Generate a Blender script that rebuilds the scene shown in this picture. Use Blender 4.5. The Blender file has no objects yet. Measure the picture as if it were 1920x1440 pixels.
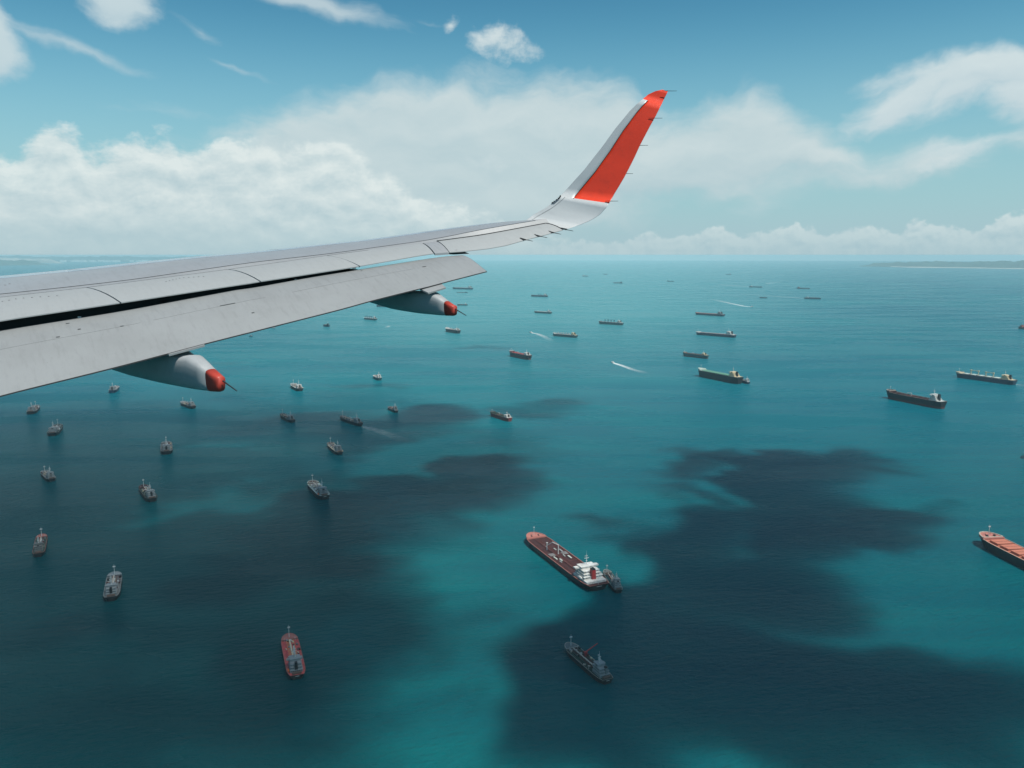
import bpy, math, random
import numpy as np
from mathutils import Vector, Matrix

random.seed(7)
rad = math.radians
S = bpy.context.scene
COL = S.collection

# ------------------------------------------------------------------ camera
CAM_H = 400.0
FPX = 1500.0
PITCH = math.atan((720 - 478) / FPX)
cam_d = bpy.data.cameras.new("camera")
cam = bpy.data.objects.new("camera", cam_d)
COL.objects.link(cam)
cam.location = (0, 0, CAM_H)
cam.rotation_euler = (rad(90) - PITCH, 0, 0)
cam_d.sensor_fit = 'HORIZONTAL'
cam_d.sensor_width = 36.0
cam_d.lens = 36.0 * FPX / 1920.0
cam_d.clip_start = 0.1
cam_d.clip_end = 250000.0
S.camera = cam

# ------------------------------------------------------------------ sun, view
SUN_EL, SUN_AZ = 64.0, 130.0            # azimuth clockwise from +Y
SUN_DIR = Vector((math.sin(rad(SUN_AZ)) * math.cos(rad(SUN_EL)),
                  math.cos(rad(SUN_AZ)) * math.cos(rad(SUN_EL)), math.sin(rad(SUN_EL))))
sun_d = bpy.data.lights.new("sun", 'SUN')
sun_d.energy = 5.0
sun_d.angle = rad(0.5)
sun_d.color = (1.0, 0.95, 0.87)
sun = bpy.data.objects.new("sun", sun_d)
sun.rotation_euler = (-SUN_DIR).to_track_quat('-Z', 'Y').to_euler()
sun.location = (0, 0, 3000)
COL.objects.link(sun)

S.view_settings.view_transform = 'Standard'
S.view_settings.look = 'None'
S.view_settings.gamma = 1.0
S.view_settings.exposure = 0.0
S.view_settings.use_curve_mapping = False
S.render.engine = 'CYCLES'
cy = S.cycles
cy.max_bounces = 6
cy.diffuse_bounces = 2
cy.glossy_bounces = 3
cy.volume_bounces = 2
cy.transparent_max_bounces = 16
cy.use_denoising = True
cy.caustics_reflective = False
cy.caustics_refractive = False

def pixdir(u, v):
    a = (u - 960.0) / FPX
    b = (720.0 - v) / FPX
    return Vector((a, math.cos(PITCH) + b * math.sin(PITCH), -math.sin(PITCH) + b * math.cos(PITCH)))

def azel(u, v):
    d = pixdir(u, v).normalized()
    return math.atan2(d.x, d.y), math.asin(d.z)

# ------------------------------------------------------------------ world: sky with clouds
world = bpy.data.worlds.new("World")
S.world = world
world.use_nodes = True
wt = world.node_tree
wt.nodes.clear()

class NT:
    """tiny helper for building node trees"""
    def __init__(self, tree):
        self.t = tree
    def n(self, typ, **kw):
        nd = self.t.nodes.new(typ)
        for k, v in kw.items():
            setattr(nd, k, v)
        return nd
    def put(self, sock, val):
        if isinstance(val, bpy.types.NodeSocket):
            self.t.links.new(val, sock)
        elif val is not None:
            sock.default_value = val
    def m(self, op, a, b=None, c=None, clamp=False):
        nd = self.n('ShaderNodeMath', operation=op, use_clamp=clamp)
        self.put(nd.inputs[0], a)
        if b is not None: self.put(nd.inputs[1], b)
        if c is not None: self.put(nd.inputs[2], c)
        return nd.outputs[0]
    def vm(self, op, a, b=None):
        nd = self.n('ShaderNodeVectorMath', operation=op)
        self.put(nd.inputs[0], a)
        if b is not None: self.put(nd.inputs[1], b)
        return nd.outputs['Value'] if op in ('LENGTH', 'DOT_PRODUCT', 'DISTANCE') else nd.outputs[0]
    def comb(self, x, y, z=0.0):
        nd = self.n('ShaderNodeCombineXYZ')
        for s, v in zip(nd.inputs, (x, y, z)): self.put(s, v)
        return nd.outputs[0]
    def sep(self, v):
        nd = self.n('ShaderNodeSeparateXYZ')
        self.put(nd.inputs[0], v)
        return nd.outputs
    def noise(self, vec, scale, detail=5, rough=0.55, lac=2.0, dist=0.0, dim='2D'):
        nd = self.n('ShaderNodeTexNoise', noise_dimensions=dim)
        self.put(nd.inputs['Vector'], vec)
        nd.inputs['Scale'].default_value = scale
        nd.inputs['Detail'].default_value = detail
        nd.inputs['Roughness'].default_value = rough
        nd.inputs['Lacunarity'].default_value = lac
        nd.inputs['Distortion'].default_value = dist
        return nd.outputs[0]
    def smooth(self, x, lo, hi):
        nd = self.n('ShaderNodeMapRange', interpolation_type='SMOOTHSTEP')
        self.put(nd.inputs['Value'], x)
        nd.inputs['From Min'].default_value = lo
        nd.inputs['From Max'].default_value = hi
        return nd.outputs[0]
    def mix(self, f, a, b, blend='MIX'):
        nd = self.n('ShaderNodeMix', data_type='RGBA', blend_type=blend)
        self.put(nd.inputs['Factor'], f)
        self.put(nd.inputs['A'] if False else nd.inputs[6], a)
        self.put(nd.inputs[7], b)
        return nd.outputs[2]

def px_curve(pts, which):
    """profile seen from the window: pixel columns/rows -> (azimuth 0..1, elevation)"""
    out = []
    for (u, v) in pts:
        a, e = azel(u, v)
        out.append(((a + 1.0) / 2.0, e))
    return sorted(out)
E_MAX = 0.5
def curve_node(N, x01, pts):
    nd = N.n('ShaderNodeFloatCurve')
    N.put(nd.inputs['Value'], x01)
    c = nd.mapping.curves[0]
    cp = px_curve(pts, 0)
    c.points[0].location = (0.0, max(0.0, min(1.0, cp[0][1] / E_MAX + 0.2)))
    c.points[1].location = (1.0, max(0.0, min(1.0, cp[-1][1] / E_MAX + 0.2)))
    for (x, e) in cp:
        p = c.points.new(x, max(0.0, min(1.0, e / E_MAX + 0.2)))
        p.handle_type = 'AUTO_CLAMPED'
    nd.mapping.update()
    return N.m('MULTIPLY', N.m('SUBTRACT', nd.outputs[0], 0.2), E_MAX)

def cloud_group(name, top=None, bottom=None, wtop=0.05, wbot=0.05, blobs=(), base=0.5, nscale=10.0, ndetail=6, nrough=0.6, namp=0.8,
                stretch=1.2, soft=0.3, cap=1.0, rot=0.0):
    g = bpy.data.node_groups.new(name, 'ShaderNodeTree')
    g.interface.new_socket('P', in_out='INPUT', socket_type='NodeSocketVector')
    g.interface.new_socket('D', in_out='OUTPUT', socket_type='NodeSocketFloat')
    N = NT(g)
    gi = N.n('NodeGroupInput'); go = N.n('NodeGroupOutput')
    P = gi.outputs[0]
    px, py, pz = N.sep(P)
    if rot:
        c, s = math.cos(rad(rot)), math.sin(rad(rot))
        Ps = N.comb(N.m('ADD', N.m('MULTIPLY', px, c), N.m('MULTIPLY', py, s)), N.m('MULTIPLY', N.m('SUBTRACT', N.m('MULTIPLY', py, c), N.m('MULTIPLY', px, s)), stretch))
    else:
        Ps = N.vm('MULTIPLY', P, (1.0, stretch, 1.0))
    n1 = N.noise(Ps, nscale, ndetail, nrough)
    acc = None
    if top:
        x01 = N.m('MULTIPLY', N.m('ADD', px, 1.0), 0.5)
        t = curve_node(N, x01, top)
        acc = N.m('MINIMUM', N.m('DIVIDE', N.m('SUBTRACT', t, py), wtop), cap)
        acc = N.m('MAXIMUM', acc, -1.0)
        if bottom:
            bo = curve_node(N, x01, bottom)
            q = N.m('MINIMUM', N.m('DIVIDE', N.m('SUBTRACT', py, bo), wbot), cap)
            acc = N.m('MINIMUM', acc, N.m('MAXIMUM', q, -1.0))
        acc = N.m('ADD', acc, 0.0)
    for (u, v, ru, rv, ro, amp) in blobs:
        a, e = azel(u, v)
        mp = N.n('ShaderNodeMapping', vector_type='TEXTURE')
        g.links.new(P, mp.inputs['Vector'])
        mp.inputs['Location'].default_value = (a, e, 0)
        mp.inputs['Rotation'].default_value = (0, 0, rad(ro))
        mp.inputs['Scale'].default_value = (ru / FPX, rv / FPX, 1)
        f = N.m('MULTIPLY', N.m('SUBTRACT', 1.0, N.vm('LENGTH', mp.outputs[0])), amp)
        acc = f if acc is None else N.m('MAXIMUM', acc, f)
    acc = N.m('MAXIMUM', acc, -1.0)
    d = N.m('ADD', acc, N.m('MULTIPLY', N.m('SUBTRACT', n1, 0.5), namp))
    d = N.m('DIVIDE', N.m('SUBTRACT', d, base), soft)
    g.links.new(d, go.inputs[0])
    return g

W = NT(wt)
tc = W.n('ShaderNodeTexCoord')
dirv = W.vm('NORMALIZE', tc.outputs['Generated'])
dx, dy, dz = W.sep(dirv)
dzc = W.m('MAXIMUM', dz, 0.006)
skyv = W.vm('NORMALIZE', W.comb(dx, dy, dzc))
sky = W.n('ShaderNodeTexSky', sky_type='NISHITA')
sky.sun_disc = False
sky.sun_elevation = rad(SUN_EL)
sky.sun_rotation = rad(SUN_AZ)
sky.air_density = 1.0
sky.dust_density = 1.2
sky.ozone_density = 1.0
sky.altitude = 0
wt.links.new(skyv, sky.inputs[0])
az = W.m('ARCTAN2', dx, dy)
el = W.m('ARCSINE', dzc)
P0 = W.comb(az, el)
bg_strength = 0.1
def C(r, g, b):      # display-linear colour -> world colour (divided by background strength)
    return (r / bg_strength, g / bg_strength, b / bg_strength, 1)
# clear sky, slightly graded towards cyan like the photograph
tint = W.mix(W.smooth(el, 0.14, 0.55), (0.52, 1.15, 1.12, 1), (0.12, 0.44, 0.62, 1))
clear = W.mix(1.0, sky.outputs[0], tint, 'MULTIPLY')
hz = W.smooth(el, 0.30, 0.0)
hz = W.m('POWER', hz, 1.15)
clear = W.mix(W.m('MULTIPLY', hz, 0.85), clear, C(0.40, 0.59, 0.66))

wrp = W.n('ShaderNodeTexNoise', noise_dimensions='2D')
wt.links.new(P0, wrp.inputs['Vector'])
wrp.inputs['Scale'].default_value = 14.0
wrp.inputs['Detail'].default_value = 4
wrv = W.vm('SUBTRACT', wrp.outputs['Color'], (0.5, 0.5, 0.5))
def warped(k):
    s_ = W.n('ShaderNodeVectorMath', operation='SCALE'); wt.links.new(wrv, s_.inputs[0]); s_.inputs['Scale'].default_value = k
    return W.vm('ADD', P0, s_.outputs[0])
def layer(col, kw, lit, shade, opac, off, gain, bias, warp, name):
    g_hi = cloud_group(name, **kw)
    kw2 = dict(kw); kw2['ndetail'] = min(5, kw['ndetail'])
    g_lo = cloud_group(name + "_sunward", **kw2)
    PW = warped(warp)
    g1 = W.n('ShaderNodeGroup', node_tree=g_hi); wt.links.new(PW, g1.inputs[0])
    g2 = W.n('ShaderNodeGroup', node_tree=g_lo)
    wt.links.new(W.vm('ADD', PW, off), g2.inputs[0])
    d1, d2 = g1.outputs[0], g2.outputs[0]
    a = W.smooth(d1, 0.0, 1.0)
    dd = W.m('SUBTRACT', d1, d2)
    light = W.m('ADD', W.m('MULTIPLY', dd, gain), bias, clamp=True)
    c = W.mix(light, shade, lit)
    return W.mix(W.m('MULTIPLY', a, opac), col, c)

streaks = dict(blobs=[(120, 84, 170, 20, -17, 0.85), (190, 112, 150, 15, -15, 0.65), (365, 52, 80, 18, -20, 0.65), (590, 6, 250, 30, -9, 1.1), (800, 40, 100, 12, -10, 0.4),
                      (1420, 386, 130, 24, 5, 0.5), (300, 205, 160, 24, -8, 0.5), (430, 120, 120, 12, -14, 0.5)],
               base=0.18, nscale=9.0, ndetail=7, nrough=0.58, namp=0.9, stretch=4.5, soft=0.95, rot=-9)
clear = layer(clear, streaks, C(0.60, 0.70, 0.73), C(0.46, 0.60, 0.66), 0.75, (0.004, 0.012, 0), 0.3, 0.7, 0.03, "cloud_streaks")
veil = dict(top=[(-300, 330), (200, 300), (450, 240), (520, 205), (600, 172), (690, 158), (820, 148), (1000, 130), (1100, 135), (1180, 165), (1260, 200), (1370, 170), (1450, 185), (1520, 215), (1600, 262),
                 (1700, 275), (1850, 262), (1960, 230), (2100, 230), (2400, 330)],
            bottom=[(-300, 480), (300, 480), (900, 470), (1150, 430), (1300, 385), (1450, 360), (1560, 350), (1700, 345), (1850, 300), (2000, 270), (2400, 400)],
            wtop=0.055, wbot=0.05, cap=1.0, base=-0.20, nscale=8.0, ndetail=7, nrough=0.58, namp=1.15, stretch=2.4, soft=0.85)
clear = layer(clear, veil, C(0.64, 0.73, 0.74), C(0.42, 0.57, 0.62), 0.92, (0.005, 0.016, 0), 0.55, 0.55, 0.04, "cloud_veil")
wisps = dict(blobs=[(-14, 84, 62, 80, 0, 1.2), (225, -2, 110, 62, -8, 1.0), (60, -34, 220, 40, 0, 0.6)],
             base=0.18, nscale=13.0, ndetail=8, nrough=0.60, namp=1.1, stretch=1.5, soft=0.65, rot=-12)
clear = layer(clear, wisps, C(0.64, 0.74, 0.76), C(0.46, 0.60, 0.66), 0.90, (0.004, 0.010, 0), 0.35, 0.60, 0.03, "cloud_wisps")
plume = dict(blobs=[(1850, 130, 220, 50, 6, 1.3), (1700, 182, 150, 46, 30, 1.25), (1930, 170, 140, 60, -8, 1.1), (1800, 165, 150, 48, 12, 1.15), (1760, 290, 250, 34, 10, 0.62), (1860, 262, 120, 20, 12, .5)],
             base=0.16, nscale=11.0, ndetail=8, nrough=0.60, namp=1.0, stretch=2.6, soft=0.70, rot=14)
clear = layer(clear, plume, C(0.68, 0.77, 0.78), C(0.48, 0.61, 0.67), 0.93, (0.004, 0.010, 0), 0.35, 0.60, 0.03, "cloud_plume")
puffs = dict(blobs=[(932, 76, 80, 42, -18, 1.1), (848, 50, 26, 24, 0, 0.9), (1775, 300, 70, 30, 25, 0.8),
                    (890, 310, 60, 34, 0, 0.6), (1480, 300, 60, 30, 0, 0.6), (1210, 320, 90, 40, 0, 0.6)],
             base=0.24, nscale=19.0, ndetail=8, nrough=0.62, namp=1.9, stretch=1.3, soft=0.80)
clear = layer(clear, puffs, C(0.69, 0.77, 0.78), C(0.48, 0.62, 0.67), 0.95, (0.004, 0.010, 0), 0.25, 0.62, 0.02, "cloud_puffs")
bank = dict(top=[(-300, 240), (-100, 250), (0, 262), (55, 235), (100, 210), (135, 222), (165, 250), (210, 250), (265, 230), (310, 226), (335, 246), (380, 242), (430, 226), (500, 232), (530, 256), (560, 250),
                 (600, 246), (640, 240), (670, 258), (700, 290), (740, 318), (790, 345), (840, 362), (900, 372), (960, 400), (1050, 430), (1150, 440), (1400, 470), (2400, 470)],
            wtop=0.036, cap=1.15, base=0.22, nscale=19.0, ndetail=9, nrough=0.64, namp=1.8, stretch=1.8, soft=0.65)
clear = layer(clear, bank, C(0.74, 0.82, 0.81), C(0.45, 0.595, 0.64), 0.92, (0.004, 0.012, 0), 0.50, 0.50, 0.02, "cloud_bank")
row = dict(top=[(-300, 470), (900, 470), (1030, 452), (1080, 442), (1150, 446), (1220, 430), (1290, 436), (1340, 415), (1380, 428), (1440, 424), (1490, 412), (1560, 424), (1620, 416), (1680, 424),
                (1720, 406), (1770, 418), (1830, 424), (1870, 400), (1900, 384), (1950, 380), (2050, 400), (2400, 410)],
           wtop=0.016, cap=1.2, base=0.22, nscale=50.0, ndetail=8, nrough=0.60, namp=1.4, stretch=1.25, soft=0.35)
clear = layer(clear, row, C(0.68, 0.78, 0.78), C(0.40, 0.56, 0.62), 0.90, (0.002, 0.005, 0), 0.45, 0.48, 0.008, "cloud_row")
# general broken cloud over the rest of the sky, outside the photograph's own frame
nn = W.noise(W.vm('MULTIPLY', dirv, (1, 1, 1.8)), 2.6, 7, 0.58, dim='3D')
oth = W.smooth(nn, 0.50, 0.68)
out_frame = W.m('MAXIMUM', W.smooth(W.m('ABSOLUTE', az), 0.70, 0.95), W.smooth(el, 0.36, 0.52))
clear = W.mix(W.m('MULTIPLY', W.m('MULTIPLY', oth, out_frame), 0.35), clear, C(0.60, 0.69, 0.71))
# air near the horizon
hz2 = W.m('POWER', W.smooth(el, 0.07, 0.0), 1.2)
clear = W.mix(W.m('MULTIPLY', hz2, 0.75), clear, C(0.40, 0.56, 0.61))
bg = W.n('ShaderNodeBackground')
bg.inputs['Strength'].default_value = bg_strength
wt.links.new(clear, bg.inputs['Color'])
wo = W.n('ShaderNodeOutputWorld')
wt.links.new(bg.outputs[0], wo.inputs['Surface'])
world.cycles.sampling_method = 'MANUAL'
world.cycles.sample_map_resolution = 512

# ------------------------------------------------------------------ helpers
def tag(o, label=None, cat=None, group=None, kind=None):
    if label: o["label"] = label
    if cat: o["category"] = cat
    if group: o["group"] = group
    if kind: o["kind"] = kind
    return o

def empty(name, loc=(0, 0, 0), rz=0.0):
    o = bpy.data.objects.new(name, None)
    COL.objects.link(o)
    o.location = loc
    o.rotation_euler = (0, 0, rz)
    o.empty_display_size = 1
    return o

MATS = {}
def mat(name, col, rough=0.6, metal=0.0, var=0.0, scale=1.0, spec=0.5, coat=0.0, stain=None):
    if name in MATS: return MATS[name]
    m = bpy.data.materials.new(name)
    m.use_nodes = True
    t = m.node_tree
    b = t.nodes['Principled BSDF']
    b.inputs['Base Color'].default_value = (*col, 1)
    b.inputs['Roughness'].default_value = rough
    b.inputs['Metallic'].default_value = metal
    b.inputs['Specular IOR Level'].default_value = spec
    b.inputs['Coat Weight'].default_value = coat
    b.inputs['Coat Roughness'].default_value = 0.15
    if var > 0:
        N = NT(t)
        tc = N.n('ShaderNodeTexCoord')
        n = N.noise(tc.outputs['Object'], scale, 6, 0.65, dim='3D')
        f = N.smooth(n, 0.35, 0.7)
        dk = tuple(c * (1 - var) for c in col) if stain is None else stain
        c = N.mix(f, (*col, 1), (*dk, 1))
        t.links.new(c, b.inputs['Base Color'])
    MATS[name] = m
    return m

def obj(name, verts, faces, material, parent=None, smooth=False, mats=None, fm=None):
    me = bpy.data.meshes.new(name)
    me.from_pydata([tuple(v) for v in verts], [], faces)
    if mats:
        for q in mats: me.materials.append(q)
        if fm:
            for p, i in zip(me.polygons, fm): p.material_index = i
    elif material: me.materials.append(material)
    if smooth:
        me.polygons.foreach_set('use_smooth', [True] * len(me.polygons))
    me.update()
    o = bpy.data.objects.new(name, me)
    COL.objects.link(o)
    if parent is not None: o.parent = parent
    return o

class MB:
    """collects boxes, tubes and prisms, then links them as one mesh object"""
    def __init__(self): self.v, self.f = [], []
    def add(self, v, f):
        k = len(self.v)
        self.v += [tuple(p) for p in v]
        self.f += [tuple(i + k for i in q) for q in f]
        return self
    def box(self, c, s, rz=0.0, taper=1.0):
        x, y, z = s[0] / 2, s[1] / 2, s[2] / 2
        cs, sn = math.cos(rz), math.sin(rz)
        vs = []
        for dz in (-z, z):
            k = 1.0 if dz < 0 else taper
            for (a, b) in ((-x, -y), (x, -y), (x, y), (-x, y)):
                a *= k; b *= k
                vs.append((c[0] + a * cs - b * sn, c[1] + a * sn + b * cs, c[2] + dz))
        return self.add(vs, [(3, 2, 1, 0), (4, 5, 6, 7), (0, 1, 5, 4), (1, 2, 6, 5), (2, 3, 7, 6), (3, 0, 4, 7)])
    def tube(self, p, q, r, r2=None, n=6):
        p, q = Vector(p), Vector(q)
        r2 = r if r2 is None else r2
        d = (q - p).normalized()
        a = d.orthogonal().normalized(); b = d.cross(a)
        vs = []
        for c, rr in ((p, r), (q, r2)):
            for i in range(n):
                t = 2 * math.pi * i / n
                vs.append(c + (a * math.cos(t) + b * math.sin(t)) * rr)
        fs = [(i, (i + 1) % n, n + (i + 1) % n, n + i) for i in range(n)]
        fs += [tuple(range(n - 1, -1, -1)), tuple(range(n, 2 * n))]
        return self.add(vs, fs)
    def path(self, pts, r, n=6):
        for a, b in zip(pts[:-1], pts[1:]): self.tube(a, b, r, n=n)
        return self
    def loft(self, rings, cap=True, closed=True):
        n = len(rings[0]); k = len(self.v)
        vs = [p for r in rings for p in r]
        fs = []
        for i in range(len(rings) - 1):
            for j in range(n if closed else n - 1):
                j2 = (j + 1) % n
                fs.append((i * n + j, i * n + j2, (i + 1) * n + j2, (i + 1) * n + j))
        if cap:
            fs.append(tuple(range(n - 1, -1, -1)))
            fs.append(tuple((len(rings) - 1) * n + j for j in range(n)))
        return self.add(vs, fs)
    def build(self, name, material, parent=None, smooth=False):
        return obj(name, self.v, self.f, material, parent, smooth)
# ------------------------------------------------------------------ sea
def make_sea():
    m = bpy.data.materials.new("sea_water")
    m.use_nodes = True
    t = m.node_tree; N = NT(t)
    b = t.nodes['Principled BSDF']
    tc = N.n('ShaderNodeTexCoord')
    P = tc.outputs['Object']
    # suspended sediment makes the body colour vary over kilometres
    big = N.noise(N.vm('MULTIPLY', P, (0.0006, 0.0011, 0)), 1.0, 5, 0.6)
    mid = N.noise(N.vm('MULTIPLY', P, (0.004, 0.009, 0)), 1.0, 5, 0.6)
    f = N.smooth(N.m('ADD', N.m('MULTIPLY', big, 0.7), N.m('MULTIPLY', mid, 0.3)), 0.36, 0.66)
    streak = N.noise(N.vm('MULTIPLY', P, (0.0011, 0.012, 0)), 1.0, 5, 0.6)
    f = N.m('ADD', N.m('MULTIPLY', f, 0.7), N.m('MULTIPLY', N.smooth(streak, 0.38, 0.66), 0.3))
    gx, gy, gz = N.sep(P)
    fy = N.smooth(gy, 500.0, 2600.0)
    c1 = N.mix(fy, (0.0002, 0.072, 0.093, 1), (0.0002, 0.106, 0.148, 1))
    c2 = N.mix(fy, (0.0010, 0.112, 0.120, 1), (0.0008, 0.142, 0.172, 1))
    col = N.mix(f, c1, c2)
    # the deeper western water is darker and greener; some cloud shade is painted in
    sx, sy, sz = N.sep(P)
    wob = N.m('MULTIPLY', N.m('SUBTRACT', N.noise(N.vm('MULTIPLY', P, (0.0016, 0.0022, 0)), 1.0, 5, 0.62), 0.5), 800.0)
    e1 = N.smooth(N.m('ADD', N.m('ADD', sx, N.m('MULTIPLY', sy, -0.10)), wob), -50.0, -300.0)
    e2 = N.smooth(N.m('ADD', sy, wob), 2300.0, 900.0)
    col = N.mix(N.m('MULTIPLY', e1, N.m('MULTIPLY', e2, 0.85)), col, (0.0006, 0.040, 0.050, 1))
    # far central water made paler: cloud reflection and haze put into the colour
    e3 = N.smooth(N.m('ADD', sy, N.m('MULTIPLY', wob, 1.5)), 1500.0, 6000.0)
    e4 = N.smooth(N.m('ABSOLUTE', N.m('SUBTRACT', N.m('DIVIDE', sx, N.m('MAXIMUM', sy, 10.0)), 0.02)), 0.50, 0.05)
    col = N.mix(N.m('MULTIPLY', e3, e4), col, (0.045, 0.235, 0.262, 1))
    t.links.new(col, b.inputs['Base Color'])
    b.inputs['IOR'].default_value = 1.33
    b.inputs['Specular IOR Level'].default_value = 0.035
    # waves: swell, chop and ripples as relief
    mp = N.n('ShaderNodeMapping'); t.links.new(P, mp.inputs['Vector'])
    mp.inputs['Rotation'].default_value = (0, 0, rad(-12))
    R = mp.outputs[0]
    swell = N.noise(N.vm('MULTIPLY', R, (0.016, 0.045, 0)), 1.0, 2, 0.5)
    chop = N.noise(N.vm('MULTIPLY', R, (0.07, 0.17, 0)), 1.0, 5, 0.62)
    rip = N.noise(N.vm('MULTIPLY', R, (0.6, 1.2, 0)), 1.0, 3, 0.6)
    gust = N.noise(N.vm('MULTIPLY', P, (0.0016, 0.006, 0)), 1.0, 4, 0.6)
    h = N.m('ADD', N.m('MULTIPLY', swell, 2.2), N.m('MULTIPLY', chop, 3.6))
    h = N.m('ADD', h, N.m('MULTIPLY', rip, 0.25))
    bump = N.n('ShaderNodeBump')
    bump.inputs['Strength'].default_value = 1.0
    bump.inputs['Distance'].default_value = 1.0
    t.links.new(h, bump.inputs['Height'])
    t.links.new(bump.outputs[0], b.inputs['Normal'])
    ro = N.m('ADD', N.m('MULTIPLY', N.smooth(gust, 0.4, 0.65), 0.10), 0.22)
    t.links.new(ro, b.inputs['Roughness'])
    R0, n = 60000.0, 96
    rings = [600, 3000, 12000, 60000]
    vs = [(0, 0, 0)]
    for r in rings:
        for i in range(n):
            a = 2 * math.pi * i / n
            vs.append((r * math.cos(a), r * math.sin(a), 0))
    fs = [(0, 1 + i, 1 + (i + 1) % n) for i in range(n)]
    for k in range(len(rings) - 1):
        for i in range(n):
            a, b2 = 1 + k * n + i, 1 + k * n + (i + 1) % n
            fs.append((a, a + n, b2 + n, b2))
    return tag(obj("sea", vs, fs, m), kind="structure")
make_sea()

# ------------------------------------------------------------------ numpy noise
def vnoise(x, y, seed):
    xi, yi = np.floor(x).astype(np.int64), np.floor(y).astype(np.int64)
    fx, fy = x - xi, y - yi
    fx = fx * fx * (3 - 2 * fx); fy = fy * fy * (3 - 2 * fy)
    def h(a, b):
        n = (a * 374761393 + b * 668265263 + seed * 974634777) & 0xffffffff
        n = ((n ^ (n >> 13)) * 1274126177) & 0xffffffff
        return ((n ^ (n >> 16)) & 0xffff) / 65535.0
    return (h(xi, yi) * (1 - fx) + h(xi + 1, yi) * fx) * (1 - fy) + (h(xi, yi + 1) * (1 - fx) + h(xi + 1, yi + 1) * fx) * fy
def fbm(x, y, seed=0, octv=5, rough=0.5):
    s = 0; a = 1; t = 0
    for o in range(octv):
        s = s + a * vnoise(x * 2 ** o + 17.3 * o, y * 2 ** o + 9.1 * o, seed + o); t += a; a *= rough
    return s / t

def ground(u, v, z=0.0):
    d = pixdir(u, v)
    k = (z - CAM_H) / d.z
    return Vector((d.x * k, d.y * k, z))

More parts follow.
